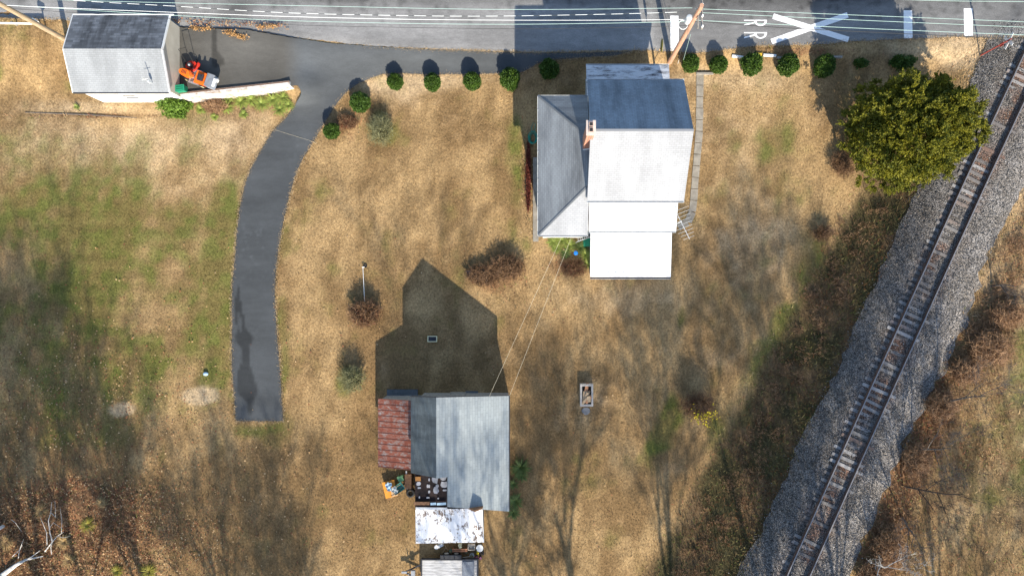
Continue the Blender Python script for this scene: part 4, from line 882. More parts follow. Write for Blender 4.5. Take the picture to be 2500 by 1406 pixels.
# golden conifer
def conifer():
    cx, cy = 2150, 350; b_ = W(cx, cy, T1(cx, cy)); o = thing('conifer_tree', 'large golden green conifer beside the railway track', 'tree', b_)
    mb = MB(); mb.tube([b_ + Vector((0, 0, -.3)), b_ + Vector((.1, .05, 4)), b_ + Vector((.1, 0, 6.5))], [.32, .22, .06], 10)
    for k in range(20):
        z = 1 + k * .25; a = k * 2.4; L = 4.2 * (1 - (z / 11) ** 2) ** .5; mb.tube([b_ + Vector((0, 0, z)), b_ + Vector((math.cos(a) * L * .6, math.sin(a) * L * .6, z + L * .15))], [.08, .02], 5)
    mb.build('trunk', M['barkd'], o)
    nl = 1300; C_ = sphere_pts(nl); C_[:, 2] = np.where(C_[:, 2] < -.35, -C_[:, 2], C_[:, 2]); ang_ = np.arctan2(C_[:, 1], C_[:, 0])
    bul = 1 + .06 * np.sin(3 * ang_ + 1) + .05 * np.sin(5 * ang_ + C_[:, 2] * 4) + .04 * np.sin(9 * ang_ - C_[:, 2] * 7)
    kc = sphere_pts(110); bul = bul * (.84 + .22 * (np.clip((C_ @ kc.T).max(1), 0, 1) ** 60))
    C_ = C_ * (bul * np.where(np.arange(nl) % 4 == 0, rng.uniform(.55, .85, nl), rng.uniform(.9, 1.0, nl)))[:, None] * np.array([4.35, 4.05, 5.3]); C_[C_[:, 2] < 0, 2] *= .55; C_[:, 2] += 3.1; rad = rng.uniform(.28, .55, nl)
    n = 230000; i_ = rng.integers(0, nl, n); d = sphere_pts(n); outd = C_[i_].copy(); outd[:, 2] = (outd[:, 2] - 4) * .7; outd /= np.linalg.norm(outd, axis=1)[:, None]
    fdir = sphere_pts(nl * 7).reshape(nl, 7, 3); fd = fdir[i_, rng.integers(0, 7, n)]; t_ = rng.uniform(.1, 1.0, n)
    fd = fd * .62 + outd * .35
    p = C_[i_] + fd * (rad[i_] * t_)[:, None] + d * (rad[i_] * .30 * (1.1 - t_))[:, None]; p[:, 2] = np.clip(p[:, 2], .1, 99)
    r_ = fd + rng.normal(size=(n, 3)) * .45 + np.array([0, 0, .2]); r_ /= np.linalg.norm(r_, axis=1)[:, None]
    q_ = np.cross(r_, rng.normal(size=(n, 3))); q_ /= np.linalg.norm(q_, axis=1)[:, None]; s = rng.uniform(.06, .14, n)[:, None]
    V = np.stack([p - q_ * s * .28, p + r_ * s * .6, p + q_ * s * .28, p - r_ * s * .4], 1).reshape(-1, 3); F = np.arange(n * 4).reshape(-1, 4)
    def f(k):
        d = sphere_pts(k); d[:, 2] = np.where(d[:, 2] < -.3, -d[:, 2], d[:, 2]); q_ = d * rng.uniform(.72, .86, k)[:, None] * np.array([4.35, 4.05, 5.2]); q_[:, 2] = np.maximum(q_[:, 2] + 3.1, .1); return q_, d
    V, F = join([(V, F), leaves(70000, f, .15, .6)])
    nparr_obj('crown', V + np.array(b_), F, M['gold'], parent=o)
conifer()
# strap-leaved rosettes
def rosette(n, L, wd, droop=.6, up=.8):
    V = []; F = []
    for k in range(n):
        a = random.random() * 6.283; l = L * random.uniform(.6, 1.1); el = random.uniform(.15, 1.25) * up
        d = Vector((math.cos(a), math.sin(a), 0)); s = Vector((-d.y, d.x, 0)) * wd / 2; p = Vector((0, 0, .05)); base = len(V); seg = 4
        for i in range(seg + 1):
            t_ = i / seg; e = el - droop * t_ * 1.3; ww = 1 - t_ ** 2 * .95
            V += [tuple(p - s * ww), tuple(p + s * ww)]; p = p + (d * math.cos(e) + Vector((0, 0, math.sin(e)))) * l / seg
            if i < seg: F.append((base + 2 * i, base + 2 * i + 1, base + 2 * i + 3, base + 2 * i + 2))
    return np.array(V), np.array(F)
def plant(name, x, y, L, n, mat, label, wd=.05, cat='plant', grp=None, droop=.6):
    v = G(x, y); V, F = rosette(n, L, wd, droop); o = nparr_obj(name, V + np.array(v), F, mat, loc=v); return tag(o, label, cat, grp)
plant('yucca', 1270, 1140, 1.0, 110, M['yucca'], 'largest spiky yucca at the right wall of the barn', .07, grp='yuccas beside the barn')
plant('yucca', 1272, 1160, .7, 70, M['yucca'], 'yucca just below the largest yucca by the barn wall', .06, grp='yuccas beside the barn')
plant('yucca', 1253, 1180, .55, 60, M['yucca'], 'smallest yucca, in the middle of the group by the barn wall', .06, grp='yuccas beside the barn')
plant('yucca', 1258, 1222, .85, 110, M['yucca'], 'yucca at the lower right corner of the barn', .07, grp='yuccas beside the barn')
plant('yucca', 1253, 1250, .65, 80, M['yucca'], 'lowest yucca, just past the barn corner', .06, grp='yuccas beside the barn')
plant('grass_tuft', 190, 262 - 0, .35, 50, M['lily'], 'small green tuft left of the garage', .04)
for i, (x, y, L, lb) in enumerate([(492, 268, .55, 'strap-leaved clump next to the spreading shrub'), (555, 262, .7, 'strap-leaved clump under the left half of the retaining wall'), (590, 250, .75, 'strap-leaved clump under the middle of the retaining wall, left of two'), (615, 246, .75, 'strap-leaved clump under the middle of the retaining wall, right of two'),
     (640, 255, .8, 'tall pale strap-leaved clump below the retaining wall'), (668, 245, .8, 'dense strap-leaved clump near the right end of the retaining wall'), (692, 240, .75, 'strap-leaved clump beside the wall end'), (684, 268, .75, 'strap-leaved clump lowest towards the driveway'), (596, 280, .45, 'small lone tuft below the clumps'), (525, 286, .4, 'small tuft on the lawn below the spreading shrub'), (706, 258, .6, 'strap-leaved clump touching the driveway edge'), (560, 238, .5, 'short clump tight against the retaining wall')]):
    plant('strap_leaf_plant', x, y, L, 95, M['lily'], lb, .05, grp='strap-leaved plants under the retaining wall', droop=.9)
for i, (x, y, L, lb) in enumerate([(1352, 592, .8, 'yellow-green clump under the house wing wall, leftmost'), (1372, 588, .9, 'yellow-green clump below the middle of the wing wall'), (1392, 600, .8, 'green clump left of the blue ball'), (1380, 618, .6, 'clump left below the blue ball'), (1418, 605, .8, 'green clump beside the ladder'), (1430, 622, .7, 'green clump against the rear porch wall'), (1434, 645, .6, 'lowest green clump against the rear porch wall'), (1360, 606, .6, 'low clump at the outer edge of the wing bed')]):
    plant('garden_plant', x, y, L, 90, M['lily'] if i not in (3, 4) else M['yucca'], lb, .045, grp='garden clumps beside the rear porch', droop=.9)
# twiggy shrubs
def twigs(n, rx, ry, h, wd, spread=1.0, seed=0, base_r=.3, leafn=0):
    V = []; F = []
    a = rng.random(n) * 6.283; rr = np.sqrt(rng.random(n)); bx = np.cos(a) * rr * base_r * rx; by = np.sin(a) * rr * base_r * ry
    tx = np.cos(a) * rr * rx * spread + rng.normal(size=n) * .12 * rx; ty = np.sin(a) * rr * ry * spread + rng.normal(size=n) * .12 * ry
    tz = h * rng.uniform(.45, 1.05, n) * (1 - .45 * rr ** 2)
    A = np.stack([bx, by, np.zeros(n)], 1); B = np.stack([tx, ty, tz], 1); Mi = (A + B) / 2 + rng.normal(size=(n, 3)) * .08 * rx + np.array([0, 0, .12]) * h
    s = rng.normal(size=(n, 3)); s[:, 2] *= .2; s = np.cross(B - A, s); s /= (np.linalg.norm(s, axis=1)[:, None] + 1e-9); s *= wd
    V = np.stack([A - s, A + s, Mi + s * .8, Mi - s * .8, B], 1).reshape(-1, 3)
    k = np.arange(n)[:, None] * 5
    F = np.concatenate([k + np.array([[0, 1, 2]]), k + np.array([[0, 2, 3]]), k + np.array([[3, 2, 4]])])
    # side twigs
    m = n * 4; i_ = rng.integers(0, n, m); t_ = rng.uniform(.3, .95, m)[:, None]; S = Mi[i_] * (1 - t_) + B[i_] * t_; D = rng.normal(size=(m, 3)) * np.array([1, 1, .6]) * .2 * max(rx, .4) + np.array([0, 0, .1]); s2 = np.cross(D, rng.normal(size=(m, 3))); s2 /= np.linalg.norm(s2, axis=1)[:, None]; s2 *= wd * .7
    V2 = np.stack([S - s2, S + s2, S + D], 1).reshape(-1, 3); V2[:, 2] = np.maximum(V2[:, 2], .02)
    F2 = np.arange(m * 3).reshape(-1, 3)
    return join([(V, F), (V2, F2)])
def twig_shrub(name, x, y, rx, ry, h, mat, label, n=260, wd=.016, leaf=None, nleaf=0, cat='shrub', base_r=.35, grp=None, lsize=.09):
    v = G(x, y); o = thing(name, label, cat, v, grp)
    V, F = twigs(n, rx / SC, ry / SC, h, wd, base_r=base_r); nparr_obj('stem', V + np.array(v), F, mat, parent=o)
    if nleaf:
        def f(k):
            d = sphere_pts(k); p = d * rng.uniform(.3, 1, k)[:, None] * np.array([rx / SC, ry / SC, h * .75]); p[:, 2] = np.abs(p[:, 2]) + .06; return p, d
        V, F = leaves(nleaf, f, lsize, .7); nparr_obj('foliage', V + np.array(v), F, leaf or mat, parent=o)
    return o
twig_shrub('brown_shrub', 1180, 672, 42, 28, .9, M['redshrub'], 'left half of the russet shrub clump in the middle of the lawn', 420, .02, M['redshrub'], 700, base_r=.8)
twig_shrub('brown_shrub', 1240, 655, 44, 30, 1.3, M['redshrub'], 'right half of the russet shrub clump in the middle of the lawn', 460, .02, M['redshrub'], 700, base_r=.8)
twig_shrub('brown_shrub', 895, 765, 42, 34, 1.5, M['redshrub'], 'dark russet shrub under the end of the white pole on the lawn', 460, .02, M['darkred'], 1300, base_r=.7)
sh = twig_shrub('yellow_flecked_shrub', 1697, 985, 44, 34, 2.3, M['redshrub'], 'many-stemmed russet shrub with a few bright yellow leaves', 520, .017, M['darkred'], 500, base_r=.3)
v = G(1697, 985)
def f(k):
    p = np.stack([rng.normal(.35, .5, k), rng.normal(-.75, .35, k), rng.uniform(.9, 2.0, k)], 1); return p, sphere_pts(k)
V, F = leaves(150, f, .15, .8); nparr_obj('foliage', V + np.array(v), F, M['yleaf'], parent=sh)
twig_shrub('wispy_shrub', 934, 322, 34, 40, 1.6, M['greyshrub'], 'wispy grey-green shrub near the driveway bend', 420, .013, M['greyshrub'], 700, base_r=.4)
twig_shrub('wispy_shrub', 866, 925, 38, 34, 1.7, M['greyshrub'], 'wispy half-green shrub left of the barn shadow', 420, .013, M['box2'], 160, base_r=.4)
twig_shrub('brown_shrub', 2004, 572, 28, 22, 1.0, M['redshrub'], 'small round russet shrub on the lawn near the railway bank', 340, .015, base_r=.4)
twig_shrub('brown_shrub', 2052, 405, 34, 34, 1.2, M['redshrub'], 'russet shrub at the left foot of the golden conifer', 400, .016, base_r=.5)
twig_shrub('brown_shrub', 850, 300, 26, 18, .6, M['redshrub'], 'low reddish growth between the two bend bushes', 260, .016, M['darkred'], 500, base_r=.9)
twig_shrub('brown_shrub', 1400, 655, 34, 22, .6, M['redshrub'], 'low reddish growth below the blue ball', 260, .016, M['darkred'], 700, base_r=.9)
twig_shrub('low_hedge', 1290, 430, 6, 88, .4, M['darkred'], 'narrow dark red planting along the side of the house wing', 400, .018, M['darkred'], 2600, base_r=1.0, cat='hedge')
twig_shrub('brown_shrub', 530, 262, 30, 16, .7, M['bramble'], 'brown dried growth between the shrub and the strap-leaved clumps', 300, .02, M['bramble'], 500, base_r=.9)

for x, y, rx, ry, h_, lb in ((2405, 850, 46, 40, 1.9, 'dense brown shrub right of the track near the right edge'), (2345, 905, 34, 30, 1.5, 'brown shrub just below the dense shrub right of the track'), (2285, 985, 36, 34, 1.7, 'brown shrub beside the ballast right of the track middle'), (2225, 1120, 34, 40, 1.7, 'brown shrub above the long-branched sapling'), (2160, 1330, 36, 46, 1.9, 'brown shrub near the lower edge right of the track'), (2450, 770, 40, 30, 1.3, 'uppermost brown shrub at the right edge'), (2120, 1400, 34, 34, 1.6, 'brown shrub at the very bottom edge right of the track')):
    twig_shrub('bank_shrub', x, y, rx, ry, h_, M['bramble'], lb, 520, .018, M['redshrub'], 1500, base_r=.8, grp='brown shrubs right of the railway')
for x, y, L, lb in ((366, 1392, .9, 'yellow-green tussock at the bottom edge, right one of two'), (288, 1392, .7, 'yellow-green tussock at the bottom edge, left one of two'), (218, 1278, .8, 'flat yellow-green tussock right of the dead branch'), (160, 1320, .8, 'straw tussock at the foot of the dead branch'), (105, 1245, .8, 'orange straw tussock above the dead branch'), (20, 1320, .9, 'dark green tussock left of the dead branch'), (250, 1225, .6, 'straw tussock in the leaf litter above the flat tussock'), (172, 1365, .8, 'long straw tussock below the dead branch')):
    plant('grass_tussock', x, y, L, 170, M['olive'] if 'yellow-green' in lb else M['straw'], lb, .035, grp='tussocks in the lower left undergrowth', droop=1.1)
# bare trees
def bare_tree(h, seed, lean=(0, 0), dens=1.0, r0=.2, spread=.75):
    rs = random.Random(seed); mb = MB()
    def br(p, d, L, r, dep):
        seg = 4 if dep < 2 else 3; pts = [p.copy()]; rad = [r]; q_ = p.copy(); dd2 = d.copy()
        for i in range(seg):
            dd2 = (dd2 + Vector((rs.gauss(0, .12), rs.gauss(0, .12), rs.gauss(.04, .08)))).normalized(); q_ = q_ + dd2 * L / seg; pts.append(q_.copy()); rad.append(r * (1 - .6 * (i + 1) / seg))
        mb.tube(pts, rad, 6 if dep < 2 else (4 if dep < 3 else 3), cap=False)
        if dep >= 5 or L < .35: return
        n = int((5 if dep == 0 else 4) * dens + rs.random())
        for k in range(n):
            t_ = rs.uniform(.35, 1.0) if dep else rs.uniform(.3, 1.0); i = min(seg - 1, int(t_ * seg)); f = t_ * seg - i; b_ = pts[i].lerp(pts[i + 1], f)
            a = rs.uniform(0, 6.283); side = Vector((math.cos(a), math.sin(a), rs.uniform(-.1, .5))); nd = (dd2 * rs.uniform(.7, 1.1) + side * spread).normalized()
            br(b_, nd, L * rs.uniform(.45, .68), max(.008, rad[i] * .55), dep + 1)
    br(Vector((0, 0, -.2)), Vector((lean[0], lean[1], 1)).normalized(), h * .55, r0, 0)
    return mb
bt = []
for k in range(4):
    me = bare_tree(17, 31 + k, (.03 * (k - 1), 0), 1.38, .18, .45).mesh('bare_tree', mats=[M['bark']]); bt.append(me)
south = [(-120, 1700, 1.0), (60, 1620, .95), (210, 1760, 1.1), (360, 1700, .9), (520, 1800, 1.0), (700, 1720, .9), (880, 1900, .9), (1340, 1860, .95), (1500, 1740, .9), (1680, 1700, .85), (1860, 1640, .9), (2060, 1680, .9), (2300, 1700, .8), (-260, 1500, 1.0), (-170, 1280, .85)]
for i, (x, y, s) in enumerate(south):
    o = bpy.data.objects.new('bare_tree', bt[i % 4]); scn.collection.objects.link(o); y += 200; s *= 1.72; o.location = W(x, y, T1(x, y)); o.rotation_euler.z = i * 2.1; o.scale = (s, s, s)
    tag(o, 'bare deciduous tree standing beyond the lower edge of the lawn, throwing a streaky shadow' , 'tree', 'bare trees beyond the lower edge of the lawn')
for i, (x, y, h_, sd, ln, lb, mt) in enumerate([(2203, 1187, 7.0, 3, (.15, -.02), 'bare sapling with one long branch reaching right over the brush, right of the track', 'barkd'), (2200, 1262, 4.5, 5, (.1, .0), 'thin bare sapling below the long-branched sapling', 'bark'), (2290, 985, 6.0, 8, (.1, 0), 'bare sapling in the brush level with the middle of the track', 'bark'), (2230, 1095, 5.0, 9, (.2, .1), 'bare tangled sapling just above the long-branched sapling', 'bark'), (2140, 1375, 4.5, 12, (.1, .1), 'pale bare sapling at the lower edge right of the track', 'barkw'), (2420, 700, 3.5, 14, (.1, 0), 'small bare sapling on the pale bank at the right edge', 'bark')]):
    v = G(x, y); o = thing('bare_sapling', lb, 'tree', v); m_ = bare_tree(h_ * 1.3, sd, ln, .95, .075); m_.v = [tuple(Vector(q_) + v) for q_ in m_.v]; m_.build('branches', M[mt], o)
# fallen dead limb lower left
v = G(40, 1385)
mb = MB()
def limb(pts, r0, r1, m=6):
    pts = [G(a, b_, z_) for a, b_, z_ in pts]; mb.tube(pts, list(np.linspace(r0, r1, len(pts))), m)
limb([(-40, 1440, .2), (10, 1400, .25), (40, 1378, .35), (62, 1366, .4), (105, 1357, .5)], .24, .03); limb([(45, 1376, .4), (75, 1360, .6), (98, 1343, .7)], .07, .015); limb([(0, 1290, .3), (-20, 1300, .3), (8, 1284, .4)], .1, .12)
tag(mb.build('fallen_log', M['barkw'], loc=v), 'peeling white fallen log in the lower left corner', 'log')
mb = MB(); v = G(110, 1345)
limb([(110, 1345, .2), (128, 1322, 1.2), (140, 1308, 1.8), (155, 1298, 2.3)], .05, .012); limb([(128, 1322, 1.2), (122, 1300, 1.8), (118, 1270, 2.4), (124, 1250, 2.8), (126, 1225, 3.2)], .045, .01); limb([(124, 1250, 2.8), (136, 1262, 3), (134, 1222, 3.3)], .02, .006)
limb([(115, 1330, .3), (114, 1300, 1.2), (106, 1280, 1.8), (98, 1262, 2.2)], .035, .008); limb([(140, 1308, 1.8), (155, 1312, 2.1), (172, 1308, 2.3)], .02, .006); limb([(120, 1290, 2), (130, 1275, 2.3), (152, 1290, 2.5)], .02, .006); limb([(126, 1352, .3), (124, 1335, .8), (130, 1318, 1.3)], .03, .01); limb([(150, 1300, 2.2), (151, 1270, 2.6), (147, 1240, 3)], .02, .006)
tag(mb.build('dead_branch', M['barkw'], loc=v), 'forked pale dead branch standing out of the lower left undergrowth', 'branch')
mb = MB(); v = G(45, 1360); limb([(45, 1362, .2), (47, 1345, .8), (54, 1325, 1.4), (58, 1315, 1.6)], .03, .008); limb([(30, 1358, .2), (44, 1345, .7), (55, 1330, 1.1)], .025, .008); tag(mb.build('dead_branch', M['barkw'], loc=v), 'small pale dead branch just above the white fallen log', 'branch')
mb = MB(); v = G(30, 1270); limb([(28, 1268, .5), (38, 1276, .9), (52, 1296, .5)], .02, .008); tag(mb.build('dead_branch', M['barkw'], loc=v), 'thin arched dead twig near the left edge above the log', 'branch')

# ------------------------------------------------------------------ grass, brush and leaves (uncountable)
def blades(gx, gy, L, wd, col, lean=1.0, dz=0):
    n = len(gx); x = (gx - NX) / SC; y = (NY - gy) / SC; z = T(gx, gy) + dz
    a = rng.random(n) * 6.283; d = np.stack([np.cos(a), np.sin(a)], 1); l = L * rng.uniform(.5, 1.3, n); tilt = np.abs(rng.normal(.5, .35, n)) * lean; hh = np.cos(np.clip(tilt, 0, 1.4)) * l; rr = np.sin(np.clip(tilt, 0, 1.4)) * l
    s = np.stack([-d[:, 1], d[:, 0]], 1) * (wd * rng.uniform(.6, 1.4, n))[:, None] / 2
    A = np.stack([x - s[:, 0], y - s[:, 1], z - .02], 1); B = np.stack([x + s[:, 0], y + s[:, 1], z - .02], 1); C_ = np.stack([x + d[:, 0] * rr, y + d[:, 1] * rr, z + hh], 1)
    V = np.stack([A, B, C_], 1).reshape(-1, 3); return V, np.arange(n * 3).reshape(-1, 3), np.repeat(col, 3, 0)
drg_a = drg; bld = [(1314, 291, 1422, 592), (1414, 272, 1618, 679), (253, 84, 462, 250), (1000, 950, 1235, 1300), (945, 955, 1020, 1115)]
def free(gx, gy):
    k = ~inpoly(gx, gy, roadpoly) & ~inpoly(gx, gy, drg_a); d = tdist(gx, gy); k &= ~((d > -3.1) & (d < 3.4))
    for a, b_, c_, d_ in bld: k &= ~((gx > a) & (gx < c_) & (gy > b_) & (gy < d_))
    k &= ~((gx > 440) & (gx < 735) & (gy < 245) & (gy > 60))
    return k
N = 330000; gx_ = rng.uniform(-20, 2530, N); gy_ = rng.uniform(20, 1430, N); k = free(gx_, gy_); gx_ = gx_[k]; gy_ = gy_[k]
c = ground_col(gx_, gy_) * rng.uniform(.62, 1.6, len(gx_))[:, None]
V, F, C = blades(gx_, gy_, .10, .045, c, 1.5); tag(nparr_obj('grass', V, F, M['blades'], C), 'short dry tan and green lawn grass', 'grass', kind='stuff')
gpe = np.array([p_ for p_ in drg] + [p_ for p_ in edge[:cut]]); ii_ = rng.integers(0, len(gpe), 26000); gx_ = gpe[ii_, 0] + rng.normal(0, 2.6, 26000); gy_ = gpe[ii_, 1] + rng.normal(0, 2.6, 26000); k = ~((gx_ > 425) & (gx_ < 735) & (gy_ < 245)) & ~((gy_ > 60) & (gy_ < 128) & (gx_ > 700) & (gx_ < 1540) & (rng.random(26000) < .93)); gx_ = gx_[k]; gy_ = gy_[k]
c = np.array([[.40, .30, .18]]) * rng.uniform(.6, 1.3, len(gx_))[:, None]; V, F, C = blades(gx_, gy_, .12, .035, c, 1.8, .06); tag(nparr_obj('verge_grass', V, F, M['blades'], C), 'dry grass creeping over the edges of driveway and road', 'grass', kind='stuff')
# rough grass and brush where the litter mask is high
N = 260000; gx_ = rng.uniform(-20, 2540, N); gy_ = rng.uniform(60, 1450, N); m_ = np.clip(blob(gx_, gy_, LIT) + 1.0 * np.exp(-((bankd(tdist(gx_, gy_), gy_) + 5) / 1.6) ** 2) * (gy_ > 430) + .22 * (tdist(gx_, gy_) > 5.0), 0, 1) * (fbm(gx_, gy_, 50, 3, 90) + .25)
k = free(gx_, gy_) & (rng.random(N) < m_) & (gx_ > -30); gx_ = gx_[k]; gy_ = gy_[k]; n = len(gx_)
f2 = fbm(gx_, gy_, 70, 3, 95); pick = rng.random(n) + (f2 - .5) * 1.2
cols = np.array([(.40, .27, .14), (.25, .14, .075), (.11, .07, .045), (.16, .17, .045), (.34, .26, .13), (.26, .10, .05)])
ci = np.clip((pick * 6), 0, 5).astype(int); c = cols[ci] * rng.uniform(.6, 1.5, n)[:, None]
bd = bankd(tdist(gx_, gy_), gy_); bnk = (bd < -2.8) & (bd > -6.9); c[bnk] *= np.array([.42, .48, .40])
V, F, C = blades(gx_, gy_, .34, .05, c, 1.6); tag(nparr_obj('rough_grass', V, F, M['blades'], C), 'long rough brown grass on the railway banks and lower left corner', 'grass', kind='stuff')
# brambles right of the track and on the bank
parts = []; V_all = []
for i in range(330):
    gy1 = rng.uniform(500, 1430); side = rng.random()
    if side < .5: d = 4.3 + abs(rng.normal(0, 2.0)); 
    elif side < .85: d = rng.uniform(-7.4, -4.6)
    else: d = None
    if d is None: gx1 = rng.uniform(0, 420); gy1 = 1220 + abs(rng.normal(60, 60)) + gx1 * .12
    else: gx1 = float(track_cx(gy1)) + d * SC / .911
    if gx1 > 2540: continue
    s = rng.uniform(.35, .9) * (.7 if d is not None and d < 0 else 1); V, F = twigs(26, s, s, s * .9, .013, base_r=.9); V = V + np.array([(gx1 - NX) / SC, (NY - gy1) / SC, T1(gx1, gy1)]); parts.append((V, F))
V, F = join(parts); tag(nparr_obj('brambles', V, F, M['bramble']), 'tangled brown brambles on both railway banks', 'brambles', kind='stuff')
# fallen leaves
N = 60000; gx_ = rng.uniform(-20, 1500, N); gy_ = rng.uniform(550, 1430, N); dens = np.clip(blob(gx_, gy_, [(80, 1330, 260, 130, 1.0), (300, 1330, 240, 90, .8), (150, 1050, 300, 160, .28), (100, 900, 300, 160, .1), (620, 1200, 160, 200, .06), (230, 1210, 200, 30, .8)]), 0, 1) + .006
k = (rng.random(N) < dens) & (free(gx_, gy_) | (rng.random(N) < .25)); gx_ = gx_[k]; gy_ = gy_[k]
x2 = rng.uniform(435, 720, 260); y2 = rng.uniform(62, 76, 260) + (x2 - 435) * .05; gx_ = np.concatenate([gx_, x2]); gy_ = np.concatenate([gy_, y2]); n = len(gx_)
def f(k): return np.stack([(gx_ - NX) / SC, (NY - gy_) / SC, Tpad(gx_, gy_) + rng.uniform(.09, .14, n)], 1), np.repeat(np.array([[0, 0, .2]]), n, 0)
Pp = f(n)[0]; a = rng.random(n) * 6.283; s = rng.uniform(.03, .085, n)
V = []
for q_, (e, g_) in enumerate(((1, 0), (0, .7), (-1, 0), (0, -.7))):
    V.append(np.stack([Pp[:, 0] + s * (e * np.cos(a) - g_ * np.sin(a)), Pp[:, 1] + s * (e * np.sin(a) + g_ * np.cos(a)), Pp[:, 2] + s * rng.uniform(-.4, .5, n)], 1))
V = np.stack(V, 1).reshape(-1, 3); pal_ = np.array([(.32, .15, .07), (.22, .09, .045), (.36, .22, .11), (.15, .06, .035), (.48, .33, .18)])
C = np.repeat(pal_[rng.integers(0, 5, n)] * rng.uniform(.7, 1.2, n)[:, None], 4, 0)
tag(nparr_obj('fallen_leaves', V, np.arange(n * 4).reshape(-1, 4), M['blades'], C), 'scattered orange and brown fallen leaves', 'leaves', kind='stuff')

# ------------------------------------------------------------------ mowers, bin
def local(o_, ang):
    c, s = math.cos(ang), math.sin(ang); return lambda x, y, z: Vector((o_.x + c * x - s * y, o_.y + s * x + c * y, o_.z + z))
b_ = G(489, 194, .07, Tpad1); ang = R(-19); Lc = local(b_, ang + math.pi); Mz = Matrix.Rotation(ang + math.pi, 3, 'Z')   # +x = forward (left in the photo)
mo = thing('ride_on_mower', 'orange ride-on lawn mower with grey rear bagger parked by the garage wall', 'lawn mower', b_)
def rbox(mb, x, y, z, dx, dy, dz): mb.box(Lc(x, y, z), (dx, dy, dz), M=Mz)
def ovalp(cx, cy, rx, ry, n=16): return [Lc(cx + rx * math.cos(2 * math.pi * k / n) * (1 if abs(math.cos(2 * math.pi * k / n)) < 1 else 1), cy + ry * math.sin(2 * math.pi * k / n), 0).xy[:] for k in range(n)]
mb = MB(); mb.prism(ovalp(.72, 0, .48, .28), b_.z + .35, b_.z + .86); mb.prism(ovalp(.74, 0, .42, .22), b_.z + .86, b_.z + .93); mb.build('hood', M['orange'], mo)
mb = MB(); 
for k in range(4): rbox(mb, .62 + k * .1, 0, .94, .05, .26, .012)
mb.build('grille', M['black'], mo)
mb = MB(); rbox(mb, -.45, 0, .62, .95, .95, .1); rbox(mb, -.75, 0, .72, .3, .8, .12); rbox(mb, .1, .32, .42, .6, .25, .06); rbox(mb, .1, -.32, .42, .6, .25, .06); mb.build('fender', M['orange'], mo)
mb = MB(); rbox(mb, .05, 0, .38, .95, 1.1, .14); mb.build('mower_deck', M['grey'], mo)
mb = MB(); rbox(mb, -.42, 0, .76, .42, .46, .14); mb.box(Lc(-.66, 0, .95), (.1, .44, .34), M=Mz @ Matrix.Rotation(R(-12), 3, 'Y')); mb.build('seat', M['dark'], mo)
mb = MB(); mb.tube([Lc(.22, 0, .8), Lc(.08, 0, 1.02)], .025, 6); mb.torus(Lc(.06, 0, 1.04), .17, .018, Mz @ Matrix.Rotation(R(-25), 3, 'Y')); mb.build('steering_wheel', M['black'], mo)
for x, y, r_, w_ in ((.85, .34, .2, .16), (.85, -.34, .2, .16), (-.5, .42, .28, .24), (-.5, -.42, .28, .24)):
    mb = MB(); mb.tube([Lc(x, y - w_ / 2, r_), Lc(x, y + w_ / 2, r_)], r_, 18); wh = mb.build('wheel', M['black'], mo); mb = MB(); mb.tube([Lc(x, y - w_ / 2 - .01, r_), Lc(x, y + w_ / 2 + .01, r_)], r_ * .5, 12); mb.build('rim', M['cream'], wh)
for y in (-.24, .24):
    mb = MB(); rbox(mb, -1.18, y, .55, .5, .44, .6); bg = mb.build('bagger', simple('bag_grey' + str(y), (.26, .29, .34), .8), mo)
mb = MB(); rbox(mb, -1.18, 0, .9, .54, .96, .08); mb.build('bagger_lid', M['grey'], mo)
mb = MB(); rbox(mb, -1.55, .05, .9, .2, .6, .05); rbox(mb, -1.58, -.2, .7, .16, .2, .3); mb.build('rear_guard', M['white'], mo)
# red mower
b_ = G(473, 168, .07, Tpad1); Lc = local(b_, R(15)); Mz = Matrix.Rotation(R(15), 3, 'Z'); mo2 = thing('push_mower', 'red walk-behind mower standing in shade behind the orange mower', 'lawn mower', b_)
mb = MB(); pts = []
for k in range(15): a = R(200 + 160 * k / 14 + 0) ; pts.append(Lc(.62 * math.cos(a), .50 * math.sin(a) + .15, .42))
mb.tube(pts, [.07] + [.11] * 13 + [.07], 8); mb.prism([Lc(.42 * math.cos(2 * math.pi * k / 16), .36 * math.sin(2 * math.pi * k / 16) + .1, 0).xy[:] for k in range(16)], b_.z + .15, b_.z + .34); mb.build('mower_deck', M['red'], mo2)
mb = MB(); mb.cyl(Lc(0, .1, .34), .17, .28, 14); mb.build('engine', M['dark'], mo2); mb = MB(); mb.cyl(Lc(0, .05, .62), .07, .05, 10); mb.build('engine_cap', M['galv'], mo2)
mb = MB(); 
for s in (-1, 1): mb.tube([Lc(s * .25, .25, .35), Lc(s * .25, .95, .95), Lc(s * .25, 1.1, 1.15)], .02, 6)
mb.tube([Lc(-.25, 1.1, 1.15), Lc(.25, 1.1, 1.15)], .022, 6); mb.build('handle', M['black'], mo2)
for x in (-.42, .42):
    for y in (-.22, .42): mb = MB(); mb.tube([Lc(x - .04, y, .13), Lc(x + .04, y, .13)], .13, 14); mb.build('wheel', M['black'], mo2)
b_ = G(450, 222, .07, Tpad1); mo3 = thing('storage_bin', 'green lidded storage bin at the corner between garage and retaining wall', 'bin', b_); Mz = Matrix.Rotation(R(6), 3, 'Z')
mb = MB(); mb.box(b_ + Vector((0, 0, .3)), (.62, .42, .6), M=Mz); mb.build('body', M['green'], mo3); mb = MB(); mb.box(b_ + Vector((0, .0, .64)), (.68, .48, .07), M=Mz); mb.box(b_ + Vector((0, .05, .69)), (.5, .06, .03), M=Mz); mb.box(b_ + Vector((0, -.1, .69)), (.5, .06, .03), M=Mz); mb.build('lid', M['green'], mo3)
# small odds: bumps on parking pad
b_ = G(560, 170, .08, Tpad1)
